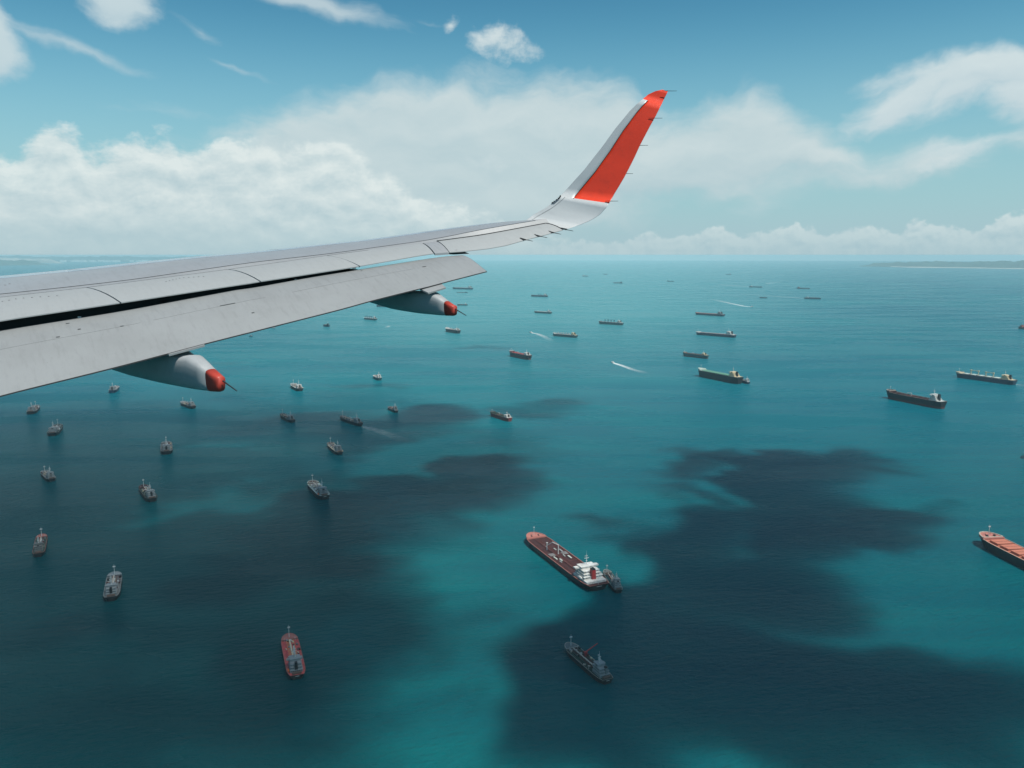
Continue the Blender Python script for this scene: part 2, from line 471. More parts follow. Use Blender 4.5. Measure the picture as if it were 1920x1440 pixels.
# ------------------------------------------------------------------ overhead clouds (they throw the big shadows on the sea)
CLOUD_LABELS = ["largest overhead cloud, shading the dark water of the left half below the wing",
                "wide overhead cloud shading the dark water at the lower right",
                "small overhead cloud shading the faint dark streak far above the red-hulled tanker",
                "small overhead cloud shading the nearer dim patch beside the near fairing tip",
                "smallest overhead cloud, shading the farther dim patch beside the near fairing tip"]
CB = 2500.0      # cloud base
def make_clouds():
    # visible extent of every shadow patch, as ellipses seen from the window: (u, v, ru, rv, rot, amount)
    thin = [(120, 1330, 620, 210, 0, 1.0), (420, 1180, 330, 190, 0, 1.0), (200, 1120, 420, 150, 0, 1.0), (330, 985, 600, 110, 0, 1.0), (150, 850, 420, 100, 0, 0.85),
            (420, 820, 430, 70, 0, 0.8), (600, 1180, 260, 160, 0, 1.0), (640, 800, 280, 32, 0, 0.9), (600, 1390, 220, 200, 0, 1.2), (300, 930, 560, 120, 0, 1.0), (680, 1010, 220, 110, 0, 1.0)]
    dark = [(640, 1010, 240, 80, 0, 0.72), (760, 1070, 140, 60, 0, 0.80), (600, 1220, 190, 130, 0, 0.62), (850, 780, 130, 26, 0, 0.72), (760, 830, 120, 24, 0, 0.62), (620, 790, 240, 24, 0, 0.56),
            (720, 935, 190, 50, 0, 0.76), (930, 905, 130, 52, 0, 0.80), (1010, 950, 80, 26, 0, 0.7), (1075, 768, 110, 22, 0, 0.66), (430, 690, 70, 10, 0, 0.56), (700, 735, 110, 10, 0, 0.56), (850, 895, 110, 40, 0, 0.78),
            (910, 652, 60, 4, 0, 0.55), (120, 1400, 500, 120, 0, 0.62), (250, 1180, 300, 60, 0, .55), (570, 1400, 150, 120, 0, 0.72),
            (1420, 905, 200, 42, 0, 1.0), (1660, 955, 200, 52, 0, 1.1), (1480, 900, 260, 34, 0, 1.0), (1285, 965, 165, 50, 0, 1.0), (1450, 1040, 260, 75, 0, 1.0), (1500, 1110, 170, 60, 0, 1.0),
            (1330, 1120, 190, 100, 0, 0.95), (1430, 1290, 320, 150, 0, 1.1), (1290, 1400, 270, 140, 0, 1.1), (1700, 1330, 260, 130, 0, 1.1), (1880, 1420, 260, 190, 0, 1.1), (1560, 1440, 400, 120, 0, 1.1),
            (760, 1250, 130, 90, 0, 0.6), (1330, 865, 90, 12, 0, 0.6)]
    lit = [(470, 935, 130, 13, -10, 1.0), (825, 850, 90, 16, -6, 1.0), (1350, 897, 90, 10, -3, 0.9), (1160, 1085, 70, 36, 0, 1.0), (980, 800, 60, 10, 0, 0.6), (430, 845, 90, 8, -4, 0.5), (700, 690, 200, 14, 0, .5), (955, 1320, 130, 160, 0, 1.0), (940, 1130, 110, 90, 0, 0.8), (960, 1430, 150, 90, 0, 1.0),
           (1080, 1045, 115, 60, 0, 1.0), (1110, 960, 120, 40, 0, 0.5), (1680, 1030, 60, 30, 0, 0.25), (1250, 1010, 60, 10, 0, 0.3), (560, 885, 200, 8, -6, 0.3), (1700, 1180, 100, 20, -10, .5)]
    st = 24.0
    xs = np.arange(-4200, 4200 + st, st); ys = np.arange(420, 7400 + st, st)
    X, Y = np.meshgrid(xs, ys)
    yy = Y; zz = -CAM_H
    # where each sea point sits as seen from the window
    cp, sp = math.cos(PITCH), math.sin(PITCH)
    depth = yy * cp - zz * sp
    upc = yy * sp + zz * cp
    U = 960 + FPX * X / depth
    V = 720 - FPX * upc / depth
    wx = (fbm(X / 300, Y / 300, 3, 6, .62) - 0.5); wy = (fbm(X / 300 + 50, Y / 300, 8, 6, .62) - 0.5)
    kx = FPX / depth
    persp = (V - 478) / 1000.0
    Uw = U + (wx * 0.85 + 0.10) * 420 * kx
    Vw = np.minimum(V, 1500) + wy * 420 * kx * persp
    def ell(lst):
        F = np.zeros_like(X)
        for (u, v, ru, rv, rot, amp) in lst:
            a = Uw - u; b = Vw - v
            c, s = math.cos(rad(rot)), math.sin(rad(rot))
            r = np.sqrt(((a * c + b * s) / ru) ** 2 + ((-a * s + b * c) / rv) ** 2)
            w = np.clip((1.45 - r) / 0.9, 0, 1); w = w * w * (3 - 2 * w)
            F = np.maximum(F, w * amp)
        return F
    F = ell(dark) - 0.9 * ell(lit)
    F = F + (fbm(X / 220, Y / 220, 21, 6, 0.55) - 0.5) * 0.40
    T = np.clip((F - 0.37) / 0.80, 0, 1)
    T = T ** 1.5 * 200.0
    fog = np.clip(ell(thin) - ell(lit) * 1.0, 0, 1)
    T = np.maximum(T, 0) + fog * (28.0 + 36.0 * fbm(X / 420, Y / 420, 31, 4))
    # edge of the grid tapers away
    ex = np.minimum(np.minimum(X - xs[0], xs[-1] - X), np.minimum(Y - ys[0], ys[-1] - Y))
    T *= np.clip(ex / 300.0, 0, 1)
    m = bpy.data.materials.new("cloud_vapour")
    m.use_nodes = True
    t = m.node_tree; t.nodes.clear()
    o = t.nodes.new('ShaderNodeOutputMaterial')
    sc = t.nodes.new('ShaderNodeVolumeScatter')
    sc.inputs['Color'].default_value = (0.97, 0.98, 0.99, 1)
    sc.inputs['Density'].default_value = 0.020
    sc.inputs['Anisotropy'].default_value = 0.3
    t.links.new(sc.outputs[0], o.inputs['Volume'])
    try: m.cycles.homogeneous_volume = True
    except Exception: pass
    # connected pieces, each cloud its own object
    cell = (T > 1.0)
    ny, nx = T.shape
    lab = np.zeros(T.shape, int); cur = 0
    for j in range(ny):
        for i in range(nx):
            if cell[j, i] and lab[j, i] == 0:
                cur += 1; stack = [(j, i)]; lab[j, i] = cur; cnt = 0
                while stack:
                    a, b = stack.pop()
                    for (c, d) in ((a + 1, b), (a - 1, b), (a, b + 1), (a, b - 1)):
                        if 0 <= c < ny and 0 <= d < nx and cell[c, d] and lab[c, d] == 0:
                            lab[c, d] = cur; stack.append((c, d))
    offx = CB * SUN_DIR.x / SUN_DIR.z; offy = CB * SUN_DIR.y / SUN_DIR.z
    sizes = np.bincount(lab.ravel())
    order = np.argsort(-sizes[1:]) + 1
    k = 0
    for L in order[:40]:
        if sizes[L] < 12: break
        js, is_ = np.where(lab == L)
        used = {}
        vs, fs = [], []
        def vid(j, i, top):
            key = (j, i, top)
            if key not in used:
                th = T[j, i] if lab[j, i] == L else 0.0
                used[key] = len(vs)
                z = CB + (th * 0.8 + 0.5 if top else -th * 0.2 - 0.5)
                vs.append((xs[i] + offx, ys[j] + offy, z))
            return used[key]
        cells = set()
        for j, i in zip(js, is_):
            for a in (j - 1, j):
                for b in (i - 1, i):
                    if 0 <= a < ny - 1 and 0 <= b < nx - 1: cells.add((a, b))
        for (a, b) in cells:
            q = [(a, b), (a, b + 1), (a + 1, b + 1), (a + 1, b)]
            fs.append(tuple(vid(*p, True) for p in q))
            fs.append(tuple(vid(*p, False) for p in reversed(q)))
            for (p, q2, nb) in (((a, b), (a, b + 1), (a - 1, b)), ((a, b + 1), (a + 1, b + 1), (a, b + 1)),
                                ((a + 1, b + 1), (a + 1, b), (a + 1, b)), ((a + 1, b), (a, b), (a, b - 1))):
                if nb not in cells:
                    fs.append((vid(*q2, True), vid(*p, True), vid(*p, False), vid(*q2, False)))
        ob = obj("cloud", vs, fs, m, smooth=False)
        tag(ob, label=CLOUD_LABELS[min(k, len(CLOUD_LABELS) - 1)], cat="cloud",
            group="overhead clouds shading the sea")
        k += 1
make_clouds()

# ------------------------------------------------------------------ haze
def make_haze():
    m = bpy.data.materials.new("haze_air")
    m.use_nodes = True
    t = m.node_tree; t.nodes.clear()
    o = t.nodes.new('ShaderNodeOutputMaterial')
    pv = t.nodes.new('ShaderNodeVolumePrincipled')
    pv.inputs['Color'].default_value = (0.64, 0.91, 0.97, 1)
    pv.inputs['Density'].default_value = HAZE_D
    pv.inputs['Density Attribute'].default_value = ""
    pv.inputs['Anisotropy'].default_value = 0.0
    t.links.new(pv.outputs[0], o.inputs['Volume'])
    mb = MB().box((0, 0, (CAM_H + 3.6 - 1.5) / 2), (126000, 126000, CAM_H + 3.6 + 1.5))
    return tag(mb.build("haze", m), kind="stuff")
HAZE_D = 3.0e-5
make_haze()
# ------------------------------------------------------------------ aircraft wing
# plan geometry, metres from the cabin window: trailing edge line, crest line, flight direction
TE0 = Vector((-5.48, 8.56)); TED = Vector((0.79, 0.61))
FWD = Vector((-0.819, 0.574)); OUT = Vector((0.574, 0.819))
def te(s): return TE0 + TED * s
def chord(s): return 2.9 + (0.95 - 2.9) * (s - 1.195) / (8.08 - 1.195)
CR_A = te(1.195) + FWD * 2.9
CR_D = ((te(8.08) + FWD * 0.95) - CR_A) / (8.08 - 1.195)
def line_at(f):
    """plan line of constant chord fraction, as origin at s=0 and direction per s"""
    c0 = CR_A - CR_D * 1.195
    return TE0 * (1 - f) + c0 * f, TED * (1 - f) + CR_D * f
def on_line(u, v, o, d):
    r = pixdir(u, v)
    # intersect plan ray k*(rx,ry) with o + s*d
    den = r.x * d.y - r.y * d.x
    s = (o.x * -r.y + o.y * r.x) / -den if False else ((r.y * o.x - r.x * o.y) / (r.x * d.y - r.y * d.x))
    p = o + d * s
    k = p.y / r.y
    return s, Vector((p.x, p.y, CAM_H + r.z * k))
class Curve:
    def __init__(self, pts, f=None, line=None):
        o, d = line_at(f) if line is None else line
        self.o, self.d = o, d
        pp = []
        for (a, b) in zip(pts[:-1], pts[1:]):
            n = max(1, int(abs(b[0] - a[0]) / 20))
            for i in range(n): pp.append((a[0] + (b[0] - a[0]) * i / n, a[1] + (b[1] - a[1]) * i / n))
        pp.append(pts[-1])
        q = [on_line(u, v, o, d) for (u, v) in pp]
        q.sort(key=lambda e: e[0])
        self.s = np.array([e[0] for e in q]); self.z = np.array([e[1].z for e in q])
        # light smoothing so that traced kinks do not dent the skin
        zz = self.z.copy()
        for _ in range(3):
            zz[1:-1] = (zz[:-2] + 2 * zz[1:-1] + zz[2:]) / 4
        self.z = zz
    def at(self, s):
        if s < self.s[0]:
            z = self.z[0] + (s - self.s[0]) * (self.z[2] - self.z[0]) / (self.s[2] - self.s[0])
        elif s > self.s[-1]:
            z = self.z[-1] + (s - self.s[-1]) * (self.z[-1] - self.z[-3]) / (self.s[-1] - self.s[-3])
        else: z = float(np.interp(s, self.s, self.z))
        p = self.o + self.d * s
        return Vector((p.x, p.y, z))
    def s_of(self, u, v): return on_line(u, v, self.o, self.d)[0]

def paint(name, col, rough, dirt=0.18, sc=2.0, coat=0.15, spec=0.5):
    m = bpy.data.materials.new(name); m.use_nodes = True
    t = m.node_tree; N = NT(t); b = t.nodes['Principled BSDF']
    tc = N.n('ShaderNodeTexCoord'); P = tc.outputs['Object']
    mp = N.n('ShaderNodeMapping'); t.links.new(P, mp.inputs['Vector'])
    mp.inputs['Rotation'].default_value = (0, 0, rad(55 - 90))
    st = N.noise(N.vm('MULTIPLY', mp.outputs[0], (9.0, 0.9, 4.0)), sc, 6, 0.65, dim='3D')
    bl = N.noise(P, 1.3, 5, 0.6, dim='3D')
    sp = N.noise(P, 38.0, 3, 0.6, dim='3D')
    f = N.m('ADD', N.m('MULTIPLY', N.smooth(st, 0.45, 0.75), 0.5), N.m('MULTIPLY', N.smooth(bl, 0.4, 0.75), 0.5))
    c1 = N.mix(N.m('MULTIPLY', f, 1.0), (*col, 1), (*[x * (1 - dirt) for x in col], 1))
    c2 = N.mix(N.smooth(sp, 0.70, 0.78), c1, (*[x * (1 - 2.5 * dirt) for x in col], 1))
    t.links.new(c2, b.inputs['Base Color'])
    b.inputs['Roughness'].default_value = rough
    t.links.new(N.m('ADD', N.m('MULTIPLY', f, 0.12), rough), b.inputs['Roughness'])
    b.inputs['Specular IOR Level'].default_value = spec
    b.inputs['Coat Weight'].default_value = coat
    b.inputs['Coat Roughness'].default_value = 0.12
    return m
M_WING = paint("wing_grey_paint", (0.285, 0.30, 0.31), 0.40)
M_SPOIL = paint("spoiler_grey_paint", (0.30, 0.32, 0.325), 0.50, 0.13, coat=0.0)
M_FLAP = paint("flap_grey_paint", (0.25, 0.265, 0.27), 0.45, 0.24)
M_SLAT = paint("slat_polished_metal", (0.36, 0.39, 0.42), 0.22, 0.1, spec=0.7)
M_WLW = paint("winglet_white_paint", (0.46, 0.49, 0.50), 0.40, 0.08)
M_RED = paint("winglet_orange_red_paint", (0.72, 0.050, 0.018), 0.42, 0.22, coat=0.1)
M_FRED = paint("fairing_red_paint", (0.42, 0.042, 0.024), 0.6, 0.25)
M_FAIR = paint("fairing_grey_paint", (0.31, 0.33, 0.34), 0.55, 0.25, coat=0.0)
M_DARK = mat("recess_shade_black", (0.014, 0.017, 0.02), 0.8)  # near-black colour carries the shade inside the cove and slots
M_SEAL = mat("panel_gap_sealant", (0.03, 0.035, 0.04), 0.7)
M_ROD = mat("static_wick_carbon", (0.02, 0.02, 0.022), 0.6)
M_WHT = mat("fitting_white", (0.7, 0.72, 0.72), 0.5)

wing = tag(empty("aircraft_wing", (0.9, 13.5, CAM_H + 0.3)), label="grey airliner wing with lowered flap and upturned orange-red winglet, reaching in from the left",
           cat="aircraft wing")
WINV = Matrix.Translation(-Vector(wing.location))
def wobj(name, vs, fs, m, parent=None, smooth=True):
    vs = [WINV @ Vector(v) for v in vs]
    o = obj(name, vs, fs, m, wing if parent is None else parent, smooth)
    return o
def wmb(name, mb, m, parent=None, smooth=False):
    return wobj(name, mb.v, mb.f, m, parent, smooth)

crest = Curve([(-90, 526), (0, 517.5), (125, 506), (250, 492.5), (350, 482.5), (475, 472), (565, 462), (690, 449), (815, 431.5), (912, 418.5), (960, 414), (985, 412.5)], 1.0)
L1 = Curve([(-90, 561), (0, 552), (125, 539), (250, 524.5), (475, 492), (615, 476.5), (815, 449), (900, 431), (987, 416.5)], 0.385)
L2 = Curve([(-90, 567), (0, 557.5), (165, 539), (430, 505), (615, 479), (810, 453.5), (900, 441.8), (1023, 419)], 0.33)
L3 = Curve([(-90, 617), (0, 600.7), (227.5, 567), (477.5, 529), (490, 527.2), (675, 498.7), (815, 474), (840, 472), (880, 472)], 0.0)
AT = Curve([(838, 473.3), (856, 468.8), (868, 471), (880, 475.5), (915, 467.5), (949, 460), (1024, 439), (1064, 429)], 0.0)
S0, S1 = -1.2, 8.05
s_sep = [(L2.s_of(165, 539), L3.s_of(227.5, 567)), (L2.s_of(430, 505), L3.s_of(489, 527.5)), (L2.s_of(615, 479), L3.s_of(675, 498.7)), (L2.s_of(793, 456), L3.s_of(815, 474))]
s_ail = (L2.s_of(819, 452.5), AT.s_of(843, 472.2))
s_tipA = (L2.s_of(1023, 419), AT.s_of(1055, 431))
def thick(s):   # thickness of the wing below its upper surface
    k = min(1, max(0, (s - 0.0) / 8.0))
    return 0.50 * (1 - k) + 0.13 * k

def grid_obj(name, rows, m, parent=None, smooth=True):
    n = len(rows[0]); vs = [p for r in rows for p in r]
    fs = [(i * n + j, i * n + j + 1, (i + 1) * n + j + 1, (i + 1) * n + j) for i in range(len(rows) - 1) for j in range(n - 1)]
    return wobj(name, vs, fs, m, parent, smooth)

def lerp(a, b, t): return a + (b - a) * t
def section_top(s):
    """upper surface of the wing box from hinge line to nose, at span station s"""
    a = L1.at(s); c = crest.at(s)
    out = []
    for k in range(9):
        t = k / 8
        p = lerp(a, c, t); p.z = a.z + (c.z - a.z) * (2 * t - t * t)
        out.append(p)
    return out
def nose(s):
    c = crest.at(s); ch = chord(s); th = thick(s)
    F3 = Vector((FWD.x, FWD.y, 0))
    pts = []
    for (f, dz) in ((0.03, -0.02), (0.06, -0.05), (0.10, -0.10), (0.135, -0.26), (0.14, -0.45), (0.11, -0.68), (0.04, -0.88), (-0.1, -1.0), (-0.35, -1.02), (-0.62, -0.93)):
        p = c + F3 * (f * ch); p.z = c.z + dz * th
        pts.append(p)
    return pts
NS = 44
stations = [S0 + (S1 - S0) * i / (NS - 1) for i in range(NS)]
# wing box skin: hinge line L2 -> L1 -> crest -> nose -> underside -> rear spar
rows = []
for s in stations:
    r = [L2.at(s) + Vector((0, 0, -0.004))] + section_top(s)[0:1]
    rows.append(r)
grid_obj("rear_skin_strip", rows, M_WING)
# slats and main skin: the polished front strip is divided into slats
rows_main = []
for s in stations:
    st = section_top(s)
    rows_main.append([p for p in st[:7]])
grid_obj("main_skin_panel", rows_main, M_WING)
sl_b = [S0, 1.9, 4.35, 6.5, S1]
for i in range(4):
    a, b = sl_b[i], sl_b[i + 1] - 0.012
    rr = []
    for k in range(13):
        s = a + (b - a) * k / 12
        st = section_top(s)
        up = Vector((0, 0, 0.001))
        rr.append([st[6] + up] + [st[7] + up, st[8] + up] + [p + up for p in nose(s)[:6]])
    grid_obj("slat", rr, M_SLAT)
rr = []
for s in stations:
    ns = nose(s)
    p = L2.at(s); th = thick(s)
    q1 = p + Vector((0, 0, -0.03)); q2 = Vector((p.x, p.y, ns[-1].z + 0.1 * th))
    rr.append(ns[4:] + [q2])
grid_obj("lower_skin", rr, M_FAIR)
rr = []
for s in stations:
    ns = nose(s); p = L2.at(s)
    F3 = Vector((FWD.x, FWD.y, 0)) * 0.10
    rr.append([p + Vector((0, 0, -0.012)) + F3, Vector((p.x, p.y, ns[-1].z + 0.1 * thick(s))) + F3])
grid_obj("rear_spar", rr, M_DARK)
# dark seam along the hinge line of the spoilers and the slat joint
def seam(name, pts, r, m, lift=0.004):
    mb = MB(); mb.path([p + Vector((0, 0, lift)) for p in pts], r, 4)
    return wmb(name, mb, m)
seam("skin_joint", [L1.at(s) for s in stations if s <= 7.95], 0.0035, M_SEAL)
seam("skin_joint", [L2.at(s) for s in np.linspace(S0, s_sep[2][0] + 0.6, 24)], 0.0035, M_SEAL, 0.0)

# spoilers
def slab(name, rows, th, m, parent=None):
    """thin curved plate: rows of points of its top face, given thickness, closed edges"""
    n = len(rows[0]); R = len(rows)
    top = [p for r in rows for p in r]; bot = [p + Vector((0, 0, -th if not callable(th) else -th(i, j))) for i, r in enumerate(rows) for j, p in enumerate(r)]
    vs = top + bot; o = R * n; fs = []
    for i in range(R - 1):
        for j in range(n - 1):
            a, b, c, d = i * n + j, i * n + j + 1, (i + 1) * n + j + 1, (i + 1) * n + j
            fs.append((a, b, c, d)); fs.append((d + o, c + o, b + o, a + o))
    for j in range(n - 1):
        fs.append((j + 1, j, j + o, j + 1 + o)); k = (R - 1) * n
        fs.append((k + j, k + j + 1, k + j + 1 + o, k + j + o))
    for i in range(R - 1):
        fs.append((i * n, (i + 1) * n, (i + 1) * n + o, i * n + o))
        fs.append(((i + 1) * n + n - 1, i * n + n - 1, i * n + n - 1 + o, (i + 1) * n + n - 1 + o))
    ob = wobj(name, vs, fs, m, parent, False)
    # smooth only the large faces
    for p in ob.data.polygons: p.use_smooth = False
    return ob
bounds = [(S0, S0)] + s_sep
for i in range(4):
    a2, a3 = bounds[i]; b2, b3 = bounds[i + 1]
    g = 0.018
    rows = []
    for k in range(13):
        t = k / 12
        s2 = a2 + (b2 - a2 - g) * t; s3 = a3 + (b3 - a3 - g) * t
        p, q = L2.at(s2), L3.at(s3)
        r = []
        for j in range(6):
            x = j / 5
            w = lerp(p, q, x); w.z += 0.028 * (1 - (2 * x - 1) ** 2) * (1.0 if i < 3 else .8)
            r.append(w)
        rows.append(r)
    sp = slab("spoiler", rows, lambda i_, j_: 0.05 * (1 - j_ / 5) + 0.012, M_SPOIL)
# dark edges of the joints between the spoilers
for (a2, a3) in s_sep[:3]:
    mb = MB(); pts = []
    for j in range(9):
        x = j / 8
        w = lerp(L2.at(a2 - 0.009), L3.at(a3 - 0.009), x); w.z += 0.028 * (1 - (2 * x - 1) ** 2) - 0.012
        pts.append(w)
    mb.path(pts, 0.008, 5); wmb("spoiler_gap_seal", mb, M_SEAL)
# fixed shroud between last spoiler and aileron, then the skin of the outer wing
rows = []
for k in range(6):
    t = k / 5
    p = L2.at(lerp(s_sep[3][0] + .005, s_ail[0], t)); q = L3.at(lerp(s_sep[3][1] + .005, L3.s_of(842, 472), t))
    r = []
    for j in range(6):
        x = j / 5; w = lerp(p, q, x); w.z += 0.028 * (1 - (2 * x - 1) ** 2) * .8 - 0.002
        r.append(w)
    rows.append(r)
slab("fixed_shroud", rows, 0.03, M_WING)
# aileron
rows = []
for k in range(33):
    t = k / 32
    p = L2.at(lerp(s_ail[0] + .02, s_tipA[0], t)); q = AT.at(lerp(s_ail[1], s_tipA[1], t))
    r = []
    for j in range(6):
        x = j / 5; w = lerp(p, q, x); w.z += 0.02 * (1 - (2 * x - 1) ** 2)
        r.append(w)
    rows.append(r)
ail = slab("aileron", rows, lambda i_, j_: 0.07 * (1 - j_ / 5) + 0.01, M_SPOIL)
seam("skin_joint", [L2.at(s) for s in np.linspace(s_ail[0], s_tipA[0], 10)], 0.008, M_SEAL, 0.006)
seam("skin_joint", [lerp(L2.at(s_tipA[0] + .01), AT.at(s_tipA[1] + .01), x) + Vector((0, 0, 0.018 * (1 - (2 * x - 1) ** 2))) for x in np.linspace(0, 1, 6)], 0.009, M_SEAL, 0.004)
# dark notch at the inboard end of the aileron
nt = []
for (u, v) in ((836, 473.0), (856, 468.4), (868, 470.6), (880, 475.6)):
    nt.append(on_line(u, v, *line_at(0.03))[1])
F3 = Vector((FWD.x, FWD.y, 0.02))
wobj("aileron_notch", nt + [p + F3 * 0.3 + Vector((0, 0, -.02)) for p in nt], [(0, 1, 2, 3), (7, 6, 5, 4), (0, 4, 5, 1), (1, 5, 6, 2), (2, 6, 7, 3), (3, 7, 4, 0)], M_DARK, smooth=False)

# flap ------------------------------------------------------------
def aft_line(da, db):    # plan line parallel-ish to the trailing edge, da metres aft inboard, db outboard
    a = te(0) - FWD * da; b = te(7) - FWD * db
    return a, (b - a) / 7
FL = Curve([(-90, 636), (0, 619.5), (227, 583.7), (440, 543.7), (475, 539.5), (565, 522.5), (677.5, 505), (850, 478), (866, 479)], line=aft_line(-0.12, -0.06))
FT = Curve([(-90, 767), (0, 741.5), (207, 690.7), (315, 662.5), (382, 644.5), (475, 621), (650, 577), (692, 564.5), (787, 541), (812, 534.5), (830, 530), (913, 508.5)], line=aft_line(1.12, 0.72))
sL_end, sT_end = FL.s_of(862, 479), FT.s_of(912.5, 508.5)
def flap_pt(t, x):
    """t span 0..1, x chord 0..1 (top face)"""
    p = FL.at(lerp(S0, sL_end, t)); q = FT.at(lerp(S0, sT_end, t))
    w = lerp(p, q, x)
    w.z += 0.085 * (1 - t * 0.35) * math.sin(math.pi * min(1, x ** 0.75)) * (1 - 0.35 * x)
    return w
rows = []
NF = 40
for k in range(NF + 1):
    t = k / NF
    lead = []
    p = FL.at(lerp(S0, sL_end, t))
    F3 = Vector((FWD.x, FWD.y, 0))
    cth = 0.13 * (1 - 0.4 * t)
    under = []
    for (df, dz) in ((0.03, -0.35), (0.065, -0.75), (0.06, -1.15), (0.0, -1.5)):
        under.append(p + F3 * df + Vector((0, 0, dz * cth)))
    top = [flap_pt(t, x) for x in (1.0, 0.85, 0.7, 0.55, 0.42, 0.30, 0.2, 0.12, 0.06, 0.02, 0.0)]
    q = flap_pt(t, 1.0)
    bot = [lerp(under[-1], q + Vector((0, 0, -0.014)), x) for x in (0.25, 0.5, 0.75, 1.0)]
    rows.append(top + under + bot)
fl = grid_obj("flap", rows, M_FLAP)
# outboard end cap of the flap
e = rows[-1]; n = len(e)
wobj("flap_end_cap", [p + Vector((0.003, 0, 0)) for p in e], [tuple(range(n))], M_FLAP, fl, smooth=False)
# lay the child coordinates: flap mesh is in wing space, so its children share it
def fseam(pts, r, name="flap_joint", m=None, lift=0.002):
    mb = MB().path([p + Vector((0, 0, lift)) for p in pts], r, 4)
    return wmb(name, mb, m or M_SEAL, fl)
# trailing-edge strip, chordwise joints and tabs at the flap tracks
mb = MB()
for k in range(NF):
    a, b = flap_pt(k / NF, 1.0), flap_pt((k + 1) / NF, 1.0)
    mb.tube(a + Vector((0, 0, -0.008)), b + Vector((0, 0, -0.008)), 0.008, n=4)
wmb("trailing_edge_strip", mb, M_ROD, fl)
M_LINE = mat("faint_panel_line", (0.15, 0.16, 0.165), 0.6)
for xx in (0.43,):
    for (a, b) in ((0.02, 0.34), (0.36, 0.55), (0.60, 0.86)):
        pts = [flap_pt(t, xx) for t in np.linspace(a, b, 18)]
        mb = MB().path([p + Vector((0, 0, -0.0005)) for p in pts], 0.0028, 4); wmb("panel_line", mb, M_LINE, fl)
M_SCUFF = mat("scuffed_bare_patch", (0.10, 0.105, 0.11), 0.6)
for (t, x, l) in ((0.08, .43, .05), (0.135, .44, .02), (0.22, .40, .03), (0.255, .33, .025), (0.25, .16, .03), (0.47, .42, .16), (0.505, .68, .03), (0.88, .42, .05), (0.76, .15, .02), (0.44, .05, .12), (0.31, .42, .03)):
    a = flap_pt(t, x); b = flap_pt(t + l * .16, x + 0.004)
    d = (b - a); sd = Vector((-d.y, d.x, 0)).normalized() * 0.014
    wobj("scuff_mark", [a - sd + Vector((0, 0, .003)), b - sd + Vector((0, 0, .003)), b + sd + Vector((0, 0, .003)), a + sd + Vector((0, 0, .003)),
                        a - sd, b - sd, b + sd, a + sd], [(0, 1, 2, 3), (7, 6, 5, 4), (0, 4, 5, 1), (1, 5, 6, 2), (2, 6, 7, 3), (3, 7, 4, 0)], M_SCUFF, fl, smooth=False)
def tab(pix):
    a = [on_line(u, v, *aft_line(d1, d2))[1] for (u, v, d1, d2) in pix]
    n = len(a)
    vs = a + [p + Vector((0, 0, -0.02)) for p in a]
    fs = [tuple(range(n)), tuple(range(2 * n - 1, n - 1, -1))] + [(i, i + n, (i + 1) % n + n, (i + 1) % n) for i in range(n)]
    wobj("flap_tab", vs, fs, M_FLAP, fl, smooth=False)
tab([(787, 541.0, 1.06, .70), (803, 549, 1.20, .84), (836, 538.7, 1.20, .84), (826, 530.6, 1.06, .70)])
tab([(313, 662.5, 1.08, .72), (317, 664.6, 1.16, .80), (384, 646.6, 1.16, .80), (381, 644.4, 1.08, .72)])
# struts in the slot between wing and flap
for u, v in ((669, 503), (560, 523), (320, 566)):
    p = FL.at(FL.s_of(u, v)); F3 = Vector((FWD.x, FWD.y, 0.1))
    mb = MB().tube(p + Vector((0, 0, -.05)), p + F3 * 0.35 + Vector((0, 0, -.06)), 0.06, n=8)
    wmb("flap_track", mb, M_DARK)
# the thick inboard part of the slot is closed by the cove panel
cov = []
sE = L3.s_of(662, 500)
for k in range(14):
    s = lerp(S0, sE, k / 13)
    p = L3.at(s); F3 = Vector((FWD.x, FWD.y, 0))
    cov.append([p + F3 * 0.22 + Vector((0, 0, -0.03)), p + F3 * 0.30 + Vector((0, 0, -0.42))])
grid_obj("cove_panel", cov, M_DARK)
# little white fittings seen in the slot
for (u, v, f) in ((149, 594.5, -0.02), (555, 524.5, 0.0), (664, 501.5, 0.0)):
    p = on_line(u, v, *aft_line(-0.10, -0.05))[1]
    wmb("slot_fitting", MB().box(p, (0.03 if u < 600 else .05, 0.02, 0.015 if u < 600 else .035)), M_WHT)

